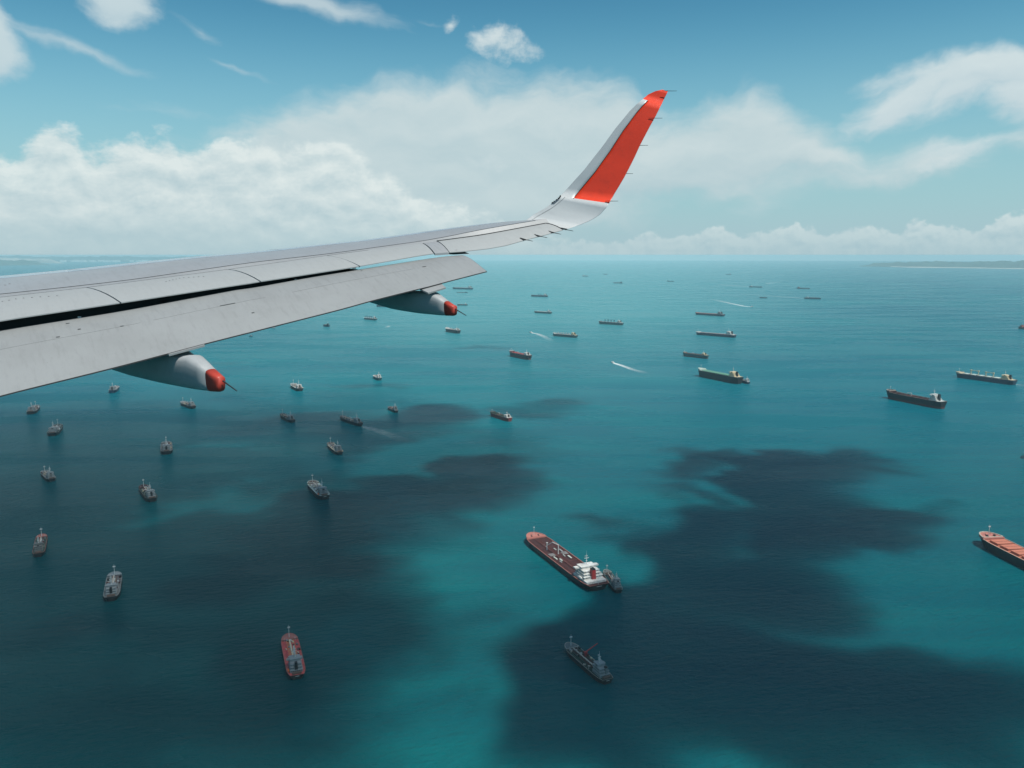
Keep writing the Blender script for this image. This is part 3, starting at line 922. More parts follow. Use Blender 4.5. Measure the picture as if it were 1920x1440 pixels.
# flap track fairings ------------------------------------------------
_fg = np.array([tuple(flap_pt(t, x)) for t in np.linspace(0, 1, 81) for x in np.linspace(0, 1, 21)])
def under_flap(x, y):
    d = (_fg[:, 0] - x) ** 2 + (_fg[:, 1] - y) ** 2
    i = int(np.argmin(d))
    if d[i] > 0.02: return 1e9          # already clear of the flap, aft of its edge
    return _fg[i, 2] - 0.07
def fairing(name, u_ax, v_ax, ridge, crease, bottom, red_from, tipu, rod, front_len, w0, lab):
    """canoe body along the flight direction; ridge/crease/bottom are its outlines from the window"""
    base = on_line(u_ax, v_ax, *aft_line(1.12, 0.72))[1]
    o = Vector((base.x, base.y)); d = -FWD
    def prof(pts, u):
        us = [p[0] for p in pts]; vs = [p[1] for p in pts]
        return float(np.interp(u, us, vs))
    us = np.linspace(bottom[0][0], tipu, 15)
    rings = []
    for u in us:
        pb = on_line(u, prof(bottom, u), o, d)[1]
        pr = on_line(u, prof(ridge, u), o, d)[1]
        zb, zt = pb.z, pr.z
        h = zt - zb
        a = (u - us[0]) / (us[-1] - us[0])
        w = w0 * (0.35 + 0.65 * min(1, a / 0.45)) * (1.0 if a < 0.55 else 1.0 - 0.68 * ((a - 0.55) / 0.45) ** 1.3)
        zc = min(zt, under_flap(pb.x, pb.y))
        h = max(0.04, zc - zb)
        rings.append((Vector((pb.x, pb.y, 0)), zb, zb + h, w, h))
    side = Vector((OUT.x, OUT.y, 0))
    def ring(c, zb, zt, w, h):
        pts = []
        sec = ((0.0, 1.0), (0.5, 0.985), (0.84, 0.93), (0.98, 0.83), (1.0, 0.66), (0.95, 0.34), (0.78, 0.11), (0.42, 0.012), (0.0, 0.0))
        full = [(x, y) for x, y in sec] + [(-x, y) for x, y in reversed(sec[1:-1])]
        for (x, y) in full:
            p = c + side * (x * w); p.z = zb + y * h
            pts.append(p)
        return pts
    R = [ring(*r) for r in rings]
    # front part running forward under the wing, tapering up
    c0, zb0, zt0, w_, h_ = rings[0]
    front = []
    for k in range(5, 0, -1):
        a = k / 5
        c = c0 + Vector((FWD.x, FWD.y, 0)) * (front_len * a)
        zb1 = zb0 + 0.10 * a + 0.12 * a * a
        top = min(zb1 + 0.25, under_flap(c.x, c.y), lerp(zt0, zt0 + 0.16 * front_len, a))
        zb1 = min(zb1, top - 0.04)
        front.append(ring(c, zb1, top, w_ * (1 - 0.75 * a * a), top - zb1))
    ir = next(i for i, u in enumerate(us) if u >= red_from)
    fr = MB().loft(front + R[:ir + 1]); ob = wmb("track_fairing", fr, M_FAIR, smooth=True)
    ob["label"] = lab
    tipc, zb, zt, w, h = rings[-1]
    end = [R[i] for i in range(ir, len(R))]
    sc = []
    for r in end:
        c = sum((Vector(p) for p in r), Vector()) / len(r)
        sc.append([c + (Vector(p) - c) * 1.012 for p in r])
    c = sum((Vector(p) for p in sc[-1]), Vector()) / len(sc[-1])
    ax = Vector((-FWD.x, -FWD.y, 0))
    sc.append([c + (Vector(p) - c) * 0.86 + ax * 0.035 for p in sc[-1]])
    wmb("fairing_tip", MB().loft(sc), M_FRED, ob, smooth=True)
    a = on_line(*rod[0], o, d)[1]; b = on_line(*rod[1], o, d)[1]
    wmb("static_wick", MB().tube(a, b, 0.009, 0.006, n=6), M_ROD, ob)
fairing("near", 352, 652.5, [(200, 650), (357, 656), (385, 680), (410, 703), (424, 709)], None,
        [(207, 691), (250, 703.5), (310, 716.5), (370, 729), (400, 733.5), (424, 735)], 395, 413, ((418, 714), (444, 733)), 1.3, 0.165,
        "larger flap track fairing, nearest the cabin, red tip")
fairing("far", 812, 534.8, [(690, 545), (812, 545), (816, 548), (830, 558), (847, 570.5), (858, 575)], None,
        [(692, 566), (740, 579.5), (790, 587.5), (830, 591.5), (858, 592.5)], 837, 850, ((853, 579), (874, 591.5)), 1.2, 0.15,
        "smaller flap track fairing near the outer end of the flap, red tip")

# winglet ------------------------------------------------------------
pairs = [((985, 414), (1064.5, 429), 0.0), ((998, 404), (1091, 420), 0.14), ((1012, 396), (1103, 415), 0.20), ((1024, 389), (1113, 410), 0.25), ((1034, 381.5), (1125, 402), .31), ((1044, 373.5), (1135, 391), 0.35),
         ((1050, 368), (1142, 381), 0.38), ((1064, 353), (1152, 363), 0.42), ((1080, 335), (1160, 350), 0.45), ((1095.5, 318), (1170, 333), 0.48), ((1111, 298), (1180, 314), 0.52),
         ((1127, 278), (1190, 294), 0.56), ((1140, 260), (1200, 272), 0.59), ((1153, 242), (1211, 251), 0.63), ((1167, 225), (1220, 234), .66), ((1180, 209), (1229, 218), 0.70), ((1193, 196), (1235, 206), .73),
         ((1205.5, 185.5), (1240, 196), 0.755), ((1215.5, 177), (1246, 183.5), 0.785), ((1229, 170.7), (1250, 176), 0.803), ((1242, 168.0), (1252, 171), 0.815)]
tip = te(8.08)
wl_rows = []
NC = 14
xs_c = [0.5 - 0.5 * math.cos(math.pi * j / NC) for j in range(NC + 1)]
for (le, tr, o_) in pairs:
    o_ = o_ if o_ < 0.38 else 0.38 + (o_ - 0.38) * 1.6
    o = tip + OUT * o_
    L = on_line(le[0], le[1], o, FWD)[1]; T = on_line(tr[0], tr[1], o, FWD)[1]
    wl_rows.append([lerp(L, T, x) for x in xs_c])
R_ = len(wl_rows)
def wl_normal(i, j):
    a = wl_rows[min(i + 1, R_ - 1)][j] - wl_rows[max(i - 1, 0)][j]
    b = wl_rows[i][min(j + 1, NC)] - wl_rows[i][max(j - 1, 0)]
    return a.cross(b).normalized()
outer = []
sgn = 1 if wl_normal(10, 7).dot(Vector((0, 1, 0))) > 0 else -1    # outboard side faces away from the window
for i in range(R_):
    ch = (wl_rows[i][0] - wl_rows[i][-1]).length
    r = []
    for j in range(NC + 1):
        x = xs_c[j]
        t = 0.11 * ch * 2.6 * math.sqrt(max(x, 0)) * (1 - x) ** 0.9
        r.append(wl_rows[i][j] + wl_normal(i, j) * sgn * (t + 0.004))
    outer.append(r)
# red area begins at the sixth-seventh rib; a grey leading-edge strip runs up its front
STRIP = 5      # index of chord division where the strip ends
def part_grid(name, i0, i1, js, m, lift=0.0, parent=None):
    rows = [[wl_rows[i][j] - wl_normal(i, j) * sgn * lift for j in js] for i in range(i0, i1 + 1)]
    rows = [r + [outer[i][j] for j in reversed(js)] for r, i in zip(rows, range(i0, i1 + 1))]
    n = len(rows[0]); vs = [p for r in rows for p in r]
    fs = [(a * n + b, a * n + (b + 1) % n, (a + 1) * n + (b + 1) % n, (a + 1) * n + b) for a in range(len(rows) - 1) for b in range(n)]
    fs += [tuple(range(n)), tuple(range((len(rows) - 1) * n, len(rows) * n))]
    ob = wobj(name, vs, fs, m, parent, smooth=False)
    me = ob.data
    for p in me.polygons: p.use_smooth = len(p.vertices) == 4
    return ob
allj = list(range(NC + 1))
lower = part_grid("winglet_root", 0, 6, allj, M_WLW)
blade = part_grid("winglet_blade", 6, 17, allj[STRIP:], M_RED)
strip = part_grid("winglet_leading_edge", 6, 17, allj[:STRIP + 1], M_WLW, parent=blade)
tipp = part_grid("winglet_tip", 17, R_ - 1, allj, M_RED, parent=blade)
def wlp(i, j, lift=0.004):
    return wl_rows[i][j] - wl_normal(i, j) * sgn * lift
mb = MB().path([wlp(i, STRIP) for i in range(6, 18)], 0.005, 4); wmb("strip_joint", mb, M_SEAL, blade)
mb = MB().path([wlp(i, 3) for i in range(0, 7)], 0.0025, 4); wmb("skin_joint", mb, M_LINE, lower)
# small window-like lamp and row of dark fasteners on the leading edge blend
lp = [wlp(4, 0, 0.006), wlp(4, 2, 0.012), wlp(5, 2, 0.012), wlp(5, 1, .008)]
M_LENS = mat("navigation_light_lens", (0.12, 0.16, 0.2), 0.1, spec=0.8)
vs = lp + [p + Vector((0, 0.01, -0.01)) for p in lp]
wobj("navigation_light", vs, [(0, 1, 2, 3), (7, 6, 5, 4), (0, 4, 5, 1), (1, 5, 6, 2), (2, 6, 7, 3), (3, 7, 4, 0)], M_LENS, lower, smooth=False)
for (i, j) in ((6, 1.0), (5.6, 1.25), (5.2, 1.3), (4.8, 1.25), (4.4, 1.1), (4.1, .9)):
    i0, j0 = int(i), int(j)
    p = lerp(lerp(wlp(i0, j0, .01), wlp(min(i0 + 1, 20), j0, .01), i - i0), lerp(wlp(i0, j0 + 1, .01), wlp(min(i0 + 1, 20), j0 + 1, .01), i - i0), j - j0)
    wmb("fastener", MB().box(p, (0.02, 0.012, 0.028)), M_ROD, lower)
# static wicks: five on the winglet, five along the aileron
def wick(u0, v0, u1, v1, line, mx, parent):
    a = on_line(u0, v0, *line)[1]; m_ = on_line(mx[0], mx[1], *line)[1]; b = on_line(u1, v1, *line)[1]
    up = Vector((0, 0, .004))
    mb = MB().tube(a + up, m_ + up, 0.003, 0.006, n=5).tube(m_ + up, b + up, 0.0045, 0.003, n=5)
    wmb("static_wick", mb, M_ROD, parent)
for (u, v, o_, du) in ((1252, 170, 0.80, 17), (1226, 221, 0.70, 16), (1199, 272, 0.62, 16), (1170, 325, 0.53, 17), (1145, 376.5, .40, 14)):
    o = tip + OUT * (0.38 + (o_ - 0.38) * 1.6 - .03)
    wick(u - 10, v + .8, u + du, v + 1, (o, FWD), (u, v + 1), blade if v < 376 else lower)
for (u, v) in ((982, 449.5), (1009, 443), (1035, 436.5), (1058, 430.5)):
    p = on_line(u, v, *line_at(0.0))[1]; o = Vector((p.x, p.y))
    a = on_line(u - 7, v - 2, o, FWD)[1]; b = on_line(u + 17, v + 3.6, o, FWD)[1]; c = on_line(u + 4, v + 1, o, FWD)[1]
    up = Vector((0, 0, .008))
    wmb("static_wick", MB().tube(a + up, c + up, 0.012, 0.010, n=5).tube(c + up, b + up, 0.006, 0.004, n=5), M_ROD, ail)
p = L1.at(L1.s_of(985, 417))
# vortex of rivet rows and small markings on the spoilers
for (i, t0) in ((0, 0.55), (1, 0.45)):
    a2, a3 = bounds[i]; b2, b3 = bounds[i + 1]
    for k in range(10):
        t = t0 + 0.03 * k
        x = 0.25 + 0.12 * abs(k - 4.5) / 4.5
        q = lerp(L2.at(lerp(a2, b2, t)), L3.at(lerp(a3, b3, t)), x); q.z += 0.028 * (1 - (2 * x - 1) ** 2) + .002
        wmb("fastener", MB().box(q, (0.012, 0.012, 0.004)), M_LINE)
for k in range(26):
    s = -0.9 + k * 0.07
    st = section_top(s)
    q = st[3] if k % 2 else lerp(st[3], st[2], .3)
    wmb("fastener", MB().box(q, (0.018, 0.016, 0.006)), M_LINE)
# ------------------------------------------------------------------ ships
def sm(name, col, rough=0.6, var=0.18, scale=0.25, stain=None):
    return mat(name, col, rough, var=var, scale=scale, stain=stain)
RUST = (0.10, 0.045, 0.03)
H_BLACK = sm("hull_black", (0.016, 0.020, 0.026), 0.45, stain=(0.035, 0.028, 0.026))
H_NAVY = sm("hull_navy", (0.020, 0.045, 0.080), 0.5)
H_TEAL = sm("hull_teal", (0.03, 0.09, 0.10), 0.5)
H_GREEN = sm("hull_dark_green", (0.02, 0.05, 0.045), 0.5, stain=(0.05, 0.04, 0.03))
H_GREY = sm("hull_grey", (0.16, 0.18, 0.19), 0.5)
H_RED = sm("hull_red", (0.26, 0.04, 0.035), 0.5, stain=(0.13, 0.06, 0.06))
H_BOOT = sm("hull_boot_topping", (0.16, 0.035, 0.03), 0.6, stain=(0.09, 0.05, 0.045))
D_RED = sm("deck_red_oxide", (0.052, 0.012, 0.012), 0.7, stain=(0.026, 0.009, 0.009))
D_BRIGHT = sm("deck_bright_red", (0.58, 0.095, 0.09), 0.7, stain=(0.36, 0.07, 0.065))
D_ORANGE = sm("deck_orange", (0.46, 0.155, 0.095), 0.7, var=0.15)
D_PINK = sm("forecastle_salmon", (0.40, 0.155, 0.125), 0.7)
D_GREEN = sm("deck_green", (0.035, 0.14, 0.085), 0.7)
D_DKGRN = sm("deck_dark_green", (0.020, 0.055, 0.045), 0.7, stain=(0.05, 0.05, 0.035))
D_GREY = sm("deck_grey", (0.15, 0.16, 0.155), 0.7)
D_BROWN = sm("deck_brown", (0.13, 0.085, 0.065), 0.7)
P_WHITE = sm("ship_white_paint", (0.62, 0.65, 0.64), 0.5, var=0.10, stain=(0.40, 0.38, 0.34))
P_CREAM = sm("ship_cream_paint", (0.62, 0.53, 0.36), 0.5)
P_GREY = sm("ship_grey_paint", (0.26, 0.285, 0.29), 0.55)
P_PALE = sm("pale_green_hatch_paint", (0.50, 0.58, 0.52), 0.6)
HATCH_G = sm("green_hatch_paint", (0.12, 0.30, 0.20), 0.6)
FRAME_R = sm("deck_frame_red", (0.11, 0.025, 0.022), 0.7)
P_BLACK = sm("funnel_black", (0.012, 0.012, 0.014), 0.6)
P_FRED = sm("funnel_red", (0.36, 0.03, 0.03), 0.5)
P_ORANGE = sm("lifeboat_orange", (0.75, 0.16, 0.03), 0.5, var=0.05)
P_CRANER = sm("crane_red", (0.40, 0.04, 0.04), 0.6)
P_YEL = sm("pipe_yellow", (0.60, 0.33, 0.10), 0.6)
GLASS = sm("bridge_window_glass", (0.02, 0.03, 0.04), 0.15, var=0.0)
PIPE = sm("deck_pipe_rust", (0.13, 0.04, 0.035), 0.7)
TAN = sm("rail_tan", (0.46, 0.40, 0.33), 0.6)

def hw(x, L, B, bowl=0.20, sternl=0.10, sf=0.78, p=2.0):
    """half breadth at x (+x is the bow)"""
    t = x / L + 0.5
    if t > 1 - bowl:
        k = (t - (1 - bowl)) / bowl
        return B / 2 * max(0.0, (1 - k ** p)) ** (1 / p * 1.15)
    if t < sternl:
        k = 1 - t / sternl
        return B / 2 * (1 - (1 - sf) * k ** 2)
    return B / 2

def hull_mesh(L, B, D, fc, boot, bowl, sternl, sf, blunt):
    """rings of the hull shell from stern to bow: list of (x, zdeck, half deck, half waterline)"""
    xs = [-0.5, -0.48, -0.44, -0.39, -0.3, -0.1, 0.1, 0.25, 0.5 - bowl]
    xs += [0.5 - bowl + bowl * k for k in (0.2, 0.38, 0.55, 0.7, 0.82, 0.91, 0.97, 1.0)]
    st = []
    for t in xs:
        x = t * L
        sheer = D * 0.10 * max(0, (t - 0.2) / 0.3) ** 2 + D * 0.05 * max(0, (-t - 0.3) / 0.2)
        st.append((x, D + sheer, max(0.12, hw(x, L, B, bowl, sternl, sf, blunt)),
                   max(0.08, hw(x, L * 0.985, B, bowl * 1.25, sternl * 1.6, sf * 0.55, 1.7) * 0.985)))
    return st

def build_ship(kind, name, bow, stern, label, cat, group, B=None, D=None, LM=None, hull=H_BLACK, deck=D_RED, fcm=None, house=P_WHITE,
               funnel=P_BLACK, boot=True, detail=1, ratio=6.0, blunt=2.3, rail=None, cranes=0, crane_m=P_GREY, seed=0,
               tiers=4, hatch=None, nh=5, opts=()):
    rng = random.Random(seed * 77 + int(bow[0]))
    b = ground(*bow); s = ground(*stern)
    if LM:      # true length known: keep the sideways spread seen, lay the rest along the line of sight
        m0 = (b + s) / 2; away = Vector((m0.x, m0.y, 0)).normalized(); side = Vector((away.y, -away.x, 0))
        lat = max(-LM * .97, min(LM * .97, (b - s).dot(side))); dp = math.sqrt(LM * LM - lat * lat) * (1 if (b - s).dot(away) > 0 else -1)
        b = m0 + side * lat / 2 + away * dp / 2; s = m0 - side * lat / 2 - away * dp / 2
    L = (b - s).length; ang = math.atan2(b.y - s.y, b.x - s.x)
    B = B or L / ratio
    D = D or B * 0.42
    c = (b + s) / 2
    root = tag(empty(name, (c.x, c.y, 0), ang), label, cat, group)
    bowl, sternl, sf = (0.20, 0.12, 0.80) if kind != 'small' else (0.24, 0.16, 0.72)
    st = hull_mesh(L, B, D, None, boot, bowl, sternl, sf, blunt)
    u = D / 8.0 if kind != 'small' else D / 4.0          # unit for deck gear: 1 = about a metre
    u = max(0.35, min(1.3, u))
    rail = rail or hull
    # shell: port and starboard in one loop around the ship
    zb = D * 0.30
    def loop(zf, bf):
        P = [(x, -bf(i), zf(i)) for i, (x, zd, hd, hwl) in enumerate(st)]
        Q = [(x, bf(i), zf(i)) for i, (x, zd, hd, hwl) in enumerate(st)]
        return P + Q[::-1]
    def blend(k): return lambda i: st[i][3] + (st[i][2] - st[i][3]) * k ** 1.4
    rake = 0.03 * L
    def shell(levels, name_, m, cap_top=False):
        rings = []
        for (k, zf) in levels:
            ring = loop(zf, blend(k))
            n = len(st)
            r2 = []
            for j, (x, y, z) in enumerate(ring):
                i = j if j < n else 2 * n - 1 - j
                fx = max(0.0, (i - (n - 6)) / 5.0)
                ex = max(0.0, (3 - i) / 3.0)
                r2.append((x - rake * (1 - k) * fx + 0.012 * L * (1 - k) * ex, y, z))
            rings.append(r2)
        mb = MB().loft(rings, cap=False)
        if cap_top: pass
        return mb.build(name_, m, root, smooth=False)
    if boot:
        shell([(0.0, lambda i: -1.5), (0.30, lambda i: zb)], "waterline_band", H_BOOT)
        shell([(0.30, lambda i: zb), (0.65, lambda i: D * 0.65), (1.0, lambda i: st[i][1] + 0.10 * D)], "hull", hull)
    else:
        shell([(0.0, lambda i: -1.5), (0.5, lambda i: D * 0.5), (1.0, lambda i: st[i][1] + 0.10 * D)], "hull", hull)
    # rail / bulwark edge
    n = len(st)
    inset = 0.985
    outer = [(x, -hd, zd + 0.10 * D) for (x, zd, hd, _) in st] + [(x, hd, zd + 0.10 * D) for (x, zd, hd, _) in st[::-1]]
    inner = [(x * 0.995, y * 0.955, z) for (x, y, z) in outer]
    innl = [(x * 0.995, y * 0.955, z - 0.14 * D) for (x, y, z) in outer]
    up = 0.012 * D + 0.02
    mb = MB().loft([[(x, y, z) for x, y, z in outer], [(x, y, z + up) for x, y, z in outer], [(x, y, z + up) for x, y, z in inner], innl], cap=False)
    mb.build("bulwark", rail, root)
    dk = MB(); m_ = len(st)
    for i in range(m_ - 1):
        a, b2 = st[i], st[i + 1]
        k = len(dk.v)
        dk.add([(a[0], -a[2] * .97, a[1] - 0.02 * D), (b2[0], -b2[2] * .97, b2[1] - 0.02 * D), (b2[0], b2[2] * .97, b2[1] - 0.02 * D), (a[0], a[2] * .97, a[1] - 0.02 * D)], [(0, 1, 2, 3)])
    dk.build("deck", deck, root)
    def zdeck(x): return float(np.interp(x, [q[0] for q in st], [q[1] for q in st]))
    def hb(x): return float(np.interp(x, [q[0] for q in st], [q[2] for q in st]))
    # forecastle, raised, with its break bulkhead and winches
    if fcm is not None and detail >= 1:
        xf = L * (0.5 - (0.105 if kind != 'small' else 0.15))
        pts = [q for q in st if q[0] >= xf]
        pts = [(xf, zdeck(xf), hb(xf), 0)] + pts
        hf = D * (0.24 if kind != 'small' else 0.30)
        top = [(x, -h * 1.0, z + hf) for x, z, h, _ in pts] + [(x, h * 1.0, z + hf) for x, z, h, _ in pts[::-1]]
        bot = [(x, y, z - hf) for x, y, z in top]
        f = MB().loft([bot, top], cap=False); k = len(top)
        f.f.append(tuple(range(k, 2 * k)))
        fo = f.build("forecastle", fcm, root)
        rimo = [(x, y, z) for x, y, z in top[1:-1]]; rimi = [(x - 0.012 * L * 0.5, y * .93, z) for x, y, z in top[1:-1]]
        rm = MB().loft([rimo, [(x, y, z + .09 * D) for x, y, z in rimo], [(x, y, z + .09 * D) for x, y, z in rimi], rimi], cap=False, closed=True)
        rm.build("bow_bulwark", rail, fo)
        zt = zdeck(xf + .04 * L) + hf
        if detail >= 2:
            for sy in (-1, 1):
                wd_ = MB().tube((xf + 0.035 * L, sy * B * .16 - u, zt + u * .8), (xf + .035 * L, sy * B * .16 + u, zt + u * .8), u * .8, n=8)
                wd_.box((xf + 0.030 * L, sy * B * .16, zt + u * .4), (u * 3, u * 1.6, u * .8)).build("windlass", P_BLACK, fo)
                MB().tube((xf + .06 * L, sy * B * .10, zt), (xf + .06 * L, sy * B * .10, zt + u), u * .35).build("bollard", P_BLACK, fo)
        fm = MB(); hm = L * (0.06 if kind != 'small' else 0.13); xm = xf + 0.05 * L
        fm.tube((xm, 0, zt - .5), (xm, 0, zt + hm), u * .38, u * .2).box((xm, 0, zt + hm * .96), (u * 0.8, u * 2.4, u * 1.0)).tube((xm, 0, zt + hm), (xm, 0, zt + hm + 2 * u), u * .12)
        fm.build("foremast", P_WHITE, root)
    zd0 = D
    # ---- superstructure
    if kind in ('tanker', 'bulk', 'small'):
        if kind == 'small':
            hl, x0 = L * 0.20, -0.34 * L; th = 2.5; nt_ = min(tiers, 3)
        else:
            hl, x0 = min(L * 0.13, B * 0.85), -0.36 * L; th = B * 0.085; nt_ = tiers
        hwid = hb(x0) * (1.62 if kind != 'small' else 1.45)
        z = zdeck(x0) - 0.02 * D
        # long poop house
        sh = MB()
        if kind != 'small':
            sh.box((x0 - hl * .12, 0, z + th * .5), (hl * 1.35, hwid, th))
            z += th; zz0 = z
        sh_l = [(hl, hwid * .92)]
        for i in range(nt_):
            w_ = hwid * (0.90 - 0.06 * i); l_ = hl * (0.92 - 0.10 * i)
            xo = x0 + hl * 0.03 * i
            sh.box((xo, 0, z + th * .5), (l_, w_, th - 0.02))
            sh.box((xo, 0, z + th), (l_ * 1.06, w_ * 1.05, th * 0.06))
            z += th
        so = sh.build("superstructure", house, root)
        br_l, br_w = hl * 0.45, B * (0.98 if kind != 'small' else 0.78)
        xb = x0 + hl * 0.22
        br = MB().box((xb, 0, z + th * .5), (br_l, hwid * .72, th)).box((xb + br_l * .1, 0, z + th * .30), (br_l * .5, br_w, th * .6)).box((xb, 0, z + th * 1.02), (br_l * 1.1, hwid * .78, th * .08))
        bo = br.build("bridge", house, root)
        if detail >= 1:
            g = MB(); g.box((xb + br_l * .5, 0, z + th * .68), (0.12, hwid * .66, th * .34)).box((xb - br_l * .1, hwid * .36, z + th * .68), (br_l * .6, .12, th * .3)).box((xb - br_l * .1, -hwid * .36, z + th * .68), (br_l * .6, .12, th * .3))
            g.build("bridge_window", GLASS, bo)
        if detail >= 1:
            zz = z - th * nt_
            for i in range(nt_):
                w_ = hwid * (0.90 - 0.06 * i); l_ = hl * (0.92 - 0.10 * i); xo = x0 + hl * .03 * i
                for sy in (-1, 1):
                    g = MB(); cnt = 5
                    for k in range(cnt):
                        g.box((xo - l_ * .4 + l_ * .8 * (k + .5) / cnt, sy * w_ * .5, zz + th * .6), (l_ * .07, 0.10, th * .26))
                    tag(g.build("porthole_row", GLASS, so), kind="stuff")
                g = MB()
                for k in range(6):
                    g.box((xo - l_ * .5, -w_ * .38 + w_ * .76 * k / 5, zz + th * .6), (0.10, w_ * .05, th * .26))
                tag(g.build("porthole_row", GLASS, so), kind="stuff")
                rl = MB()
                for sy in (-1, 1):
                    rl.tube((xo - l_ * .55, sy * w_ * .54, zz + th * 1.25), (xo + l_ * .53, sy * w_ * .54, zz + th * 1.25), 0.07, n=4)
                    for k in range(7):
                        xx = xo - l_ * .55 + l_ * 1.08 * k / 6
                        rl.tube((xx, sy * w_ * .54, zz + th), (xx, sy * w_ * .54, zz + th * 1.25), 0.05, n=4)
                tag(rl.build("railing", house, so), kind="stuff")
                zz += th
        ztop = z + th
        # radar mast
        mh = (0.42 if kind != 'small' else 0.55) * B
        mm = MB().tube((xb, 0, ztop), (xb, 0, ztop + mh), u * .5, u * .25).box((xb, 0, ztop + mh * .62), (u * .7, B * .20, u * .4)).box((xb + u, 0, ztop + mh * .8), (u * .6, B * .13, u * .5)).tube((xb, 0, ztop + mh), (xb, 0, ztop + mh * 1.3), u * .12)
        mm.box((xb, 0, ztop + mh * .4), (u * 1.6, u * 2, u * .3))
        mm.build("radar_mast", P_WHITE, root)
        # funnel
        xfun = x0 - hl * (0.42 if kind != 'small' else .32)
        zf0 = z - th * nt_ + (0 if kind != 'small' else 0)
        fh = th * (nt_ + (1.0 if kind != 'small' else 0.35)); fw = B * (0.16 if kind != 'small' else .17)
        fy = 0 if 'funside' not in opts else -B * 0.12
        fo = MB().box((xfun, fy, zf0 + fh * .5), (fw * 1.35, fw, fh), taper=0.86).build("funnel", funnel if kind != 'small' or rng.random() < .45 else rng.choice([P_GREY, D_GREY, H_GREY, P_BLACK]), root)
        MB().box((xfun, fy, zf0 + fh * 1.06), (fw * 1.1, fw * .8, fh * .14)).build("funnel_cap", P_BLACK, fo)
        if detail >= 2:
            e = MB()
            for k in (-1, 0, 1): e.tube((xfun + k * fw * .25, fy, zf0 + fh * 1.1), (xfun + k * fw * .25 - .6, fy, zf0 + fh * 1.22), fw * .10)
            e.build("exhaust_pipe", P_BLACK, fo)
            if kind != 'small':
                MB().tube((x0 - hl * .95, 0, zdeck(x0) ), (x0 - hl * .95, 0, zdeck(x0) + B * .35), u * .22, u * .15).build("stern_post", P_WHITE, root)
        if detail >= 2 or 'boat' in opts:
            for sy in ((-1, 1) if kind != 'small' else (1,)):
                z_ = zdeck(x0) + (th * 1.4 if kind != 'small' else th * .5)
                hl_ = B * 0.14 if kind != 'small' else B * .16
                y = sy * (hb(x0) * (0.86 if kind != 'small' else .8))
                x_ = x0 - (hl * .2 if kind != 'small' else hl * .2)
                rings = []
                for k, wv in ((-1, .15), (-.75, .75), (-.2, 1), (.3, 1), (.75, .7), (1, .1)):
                    rings.append([(x_ + k * hl_, y + math.cos(t) * hl_ * .34 * wv, z_ + math.sin(t) * hl_ * .36 * wv) for t in [2 * math.pi * q / 8 for q in range(8)]])
                MB().loft(rings).build("lifeboat", P_ORANGE if 'whiteboat' not in opts else P_WHITE, root)
        xh_front = x0 + hl * .55
    else:
        xh_front = -0.3 * L
    # ---- deck gear
    xA, xB = xh_front + 0.03 * L, L * (0.5 - bowl * (0.62 if kind != 'small' else .7))
    z0 = D
    if kind == 'tanker':
        pm = MB()
        ys = (-.07, -.04, -.012, .02, .05, .08) if detail >= 2 else (-.05, 0, .05)
        for y in ys:
            z_ = z0 + u * (0.9 if abs(y) < .04 else 0.7)
            pm.tube((xA, y * B, z_), (xB - .02 * L * abs(y) * 20, y * B, z_), u * (.22 if y != .02 else .34), n=5)
        pm.build("cargo_pipe", PIPE if 'greenpipes' not in opts else D_GREEN, root)
        cw = MB().box(((xA + xB) / 2, B * .13, z0 + u * 1.7), (xB - xA, u * 1.1, u * .15))
        for k in range(10):
            x_ = xA + (xB - xA) * (k + .5) / 10
            cw.box((x_, B * .13, z0 + u * .8), (u * .2, u * .9, u * 1.7))
        cw.build("catwalk", deck if detail < 2 else PIPE, root)
        nfr = 26 if detail >= 2 else 8
        for sy in (-1, 1):
            fr = MB()
            for k in range(nfr):
                x_ = xA + (xB - xA) * (k + .5) / nfr
                fr.box((x_, sy * hb(x_) * .80, z0 + u * .30), (u * .35, hb(x_) * .30, u * .6))
            fr.build("deck_frame", FRAME_R if 'pinkframes' in opts else deck, root)
        if detail >= 1:
            for k in range(3 if detail >= 2 else 2):
                x_ = xA + (xB - xA) * (0.28 + 0.22 * k)
                MB().tube((x_, -B * .40, z0 + u * .9), (x_, B * .40, z0 + u * .9), u * .25, n=5).build("cross_pipe", PIPE, root)
            xm = (xA + xB) / 2
            for k in range(5):
                for sy in (-1, 1):
                    MB().tube((xm + (k - 2) * 2.2 * u, sy * B * .16, z0 + 1.2 * u), (xm + (k - 2) * 2.2 * u, sy * B * .40, z0 + 1.2 * u), u * .3, n=6).build("manifold", P_GREY if detail >= 2 else PIPE, root)
            if detail >= 2:
                for (fx, fy, sx, sy_) in ((-.06, .30, .05, .05), (-.10, .18, .035, .05), (.055, -.28, .05, .06), (-.075, -.28, .05, .06), (-.04, -.14, .03, .03), (.09, -.12, .035, .03), (-.13, .28, .03, .05), (.15, .1, .03, .04)):
                    MB().box((xm + fx * L, fy * B, z0 + u * 1.0), (sx * L, sy_ * B, u * .9)).build("deck_locker", P_PALE if rng.random() < .6 else P_GREY, root)
                # hose crane amidships: tall white post with a bent boom resting aft
                pz = z0 + B * .40
                cr = MB().tube((xm, 0, z0), (xm, 0, pz), u * .9, u * .75, n=8).build("crane_post", P_WHITE, root)
                MB().tube((xm, 0, pz), (xm + L * .055, B * .10, pz + B * .02), u * .8, u * .6, n=8).tube((xm + L * .055, B * .10, pz + B * .02), (xm + L * .10, B * .18, z0 + B * .22), u * .6, u * .45, n=8).build("crane_boom", P_WHITE, cr)
                MB().tube((xm + L * .105, B * .20, z0), (xm + L * .105, B * .20, z0 + B * .30), u * .7, n=8).box((xm + L * .105, B * .20, z0 + B * .31), (u * 2.4, u * 2.4, u * .8)).build("boom_rest", P_WHITE, root)
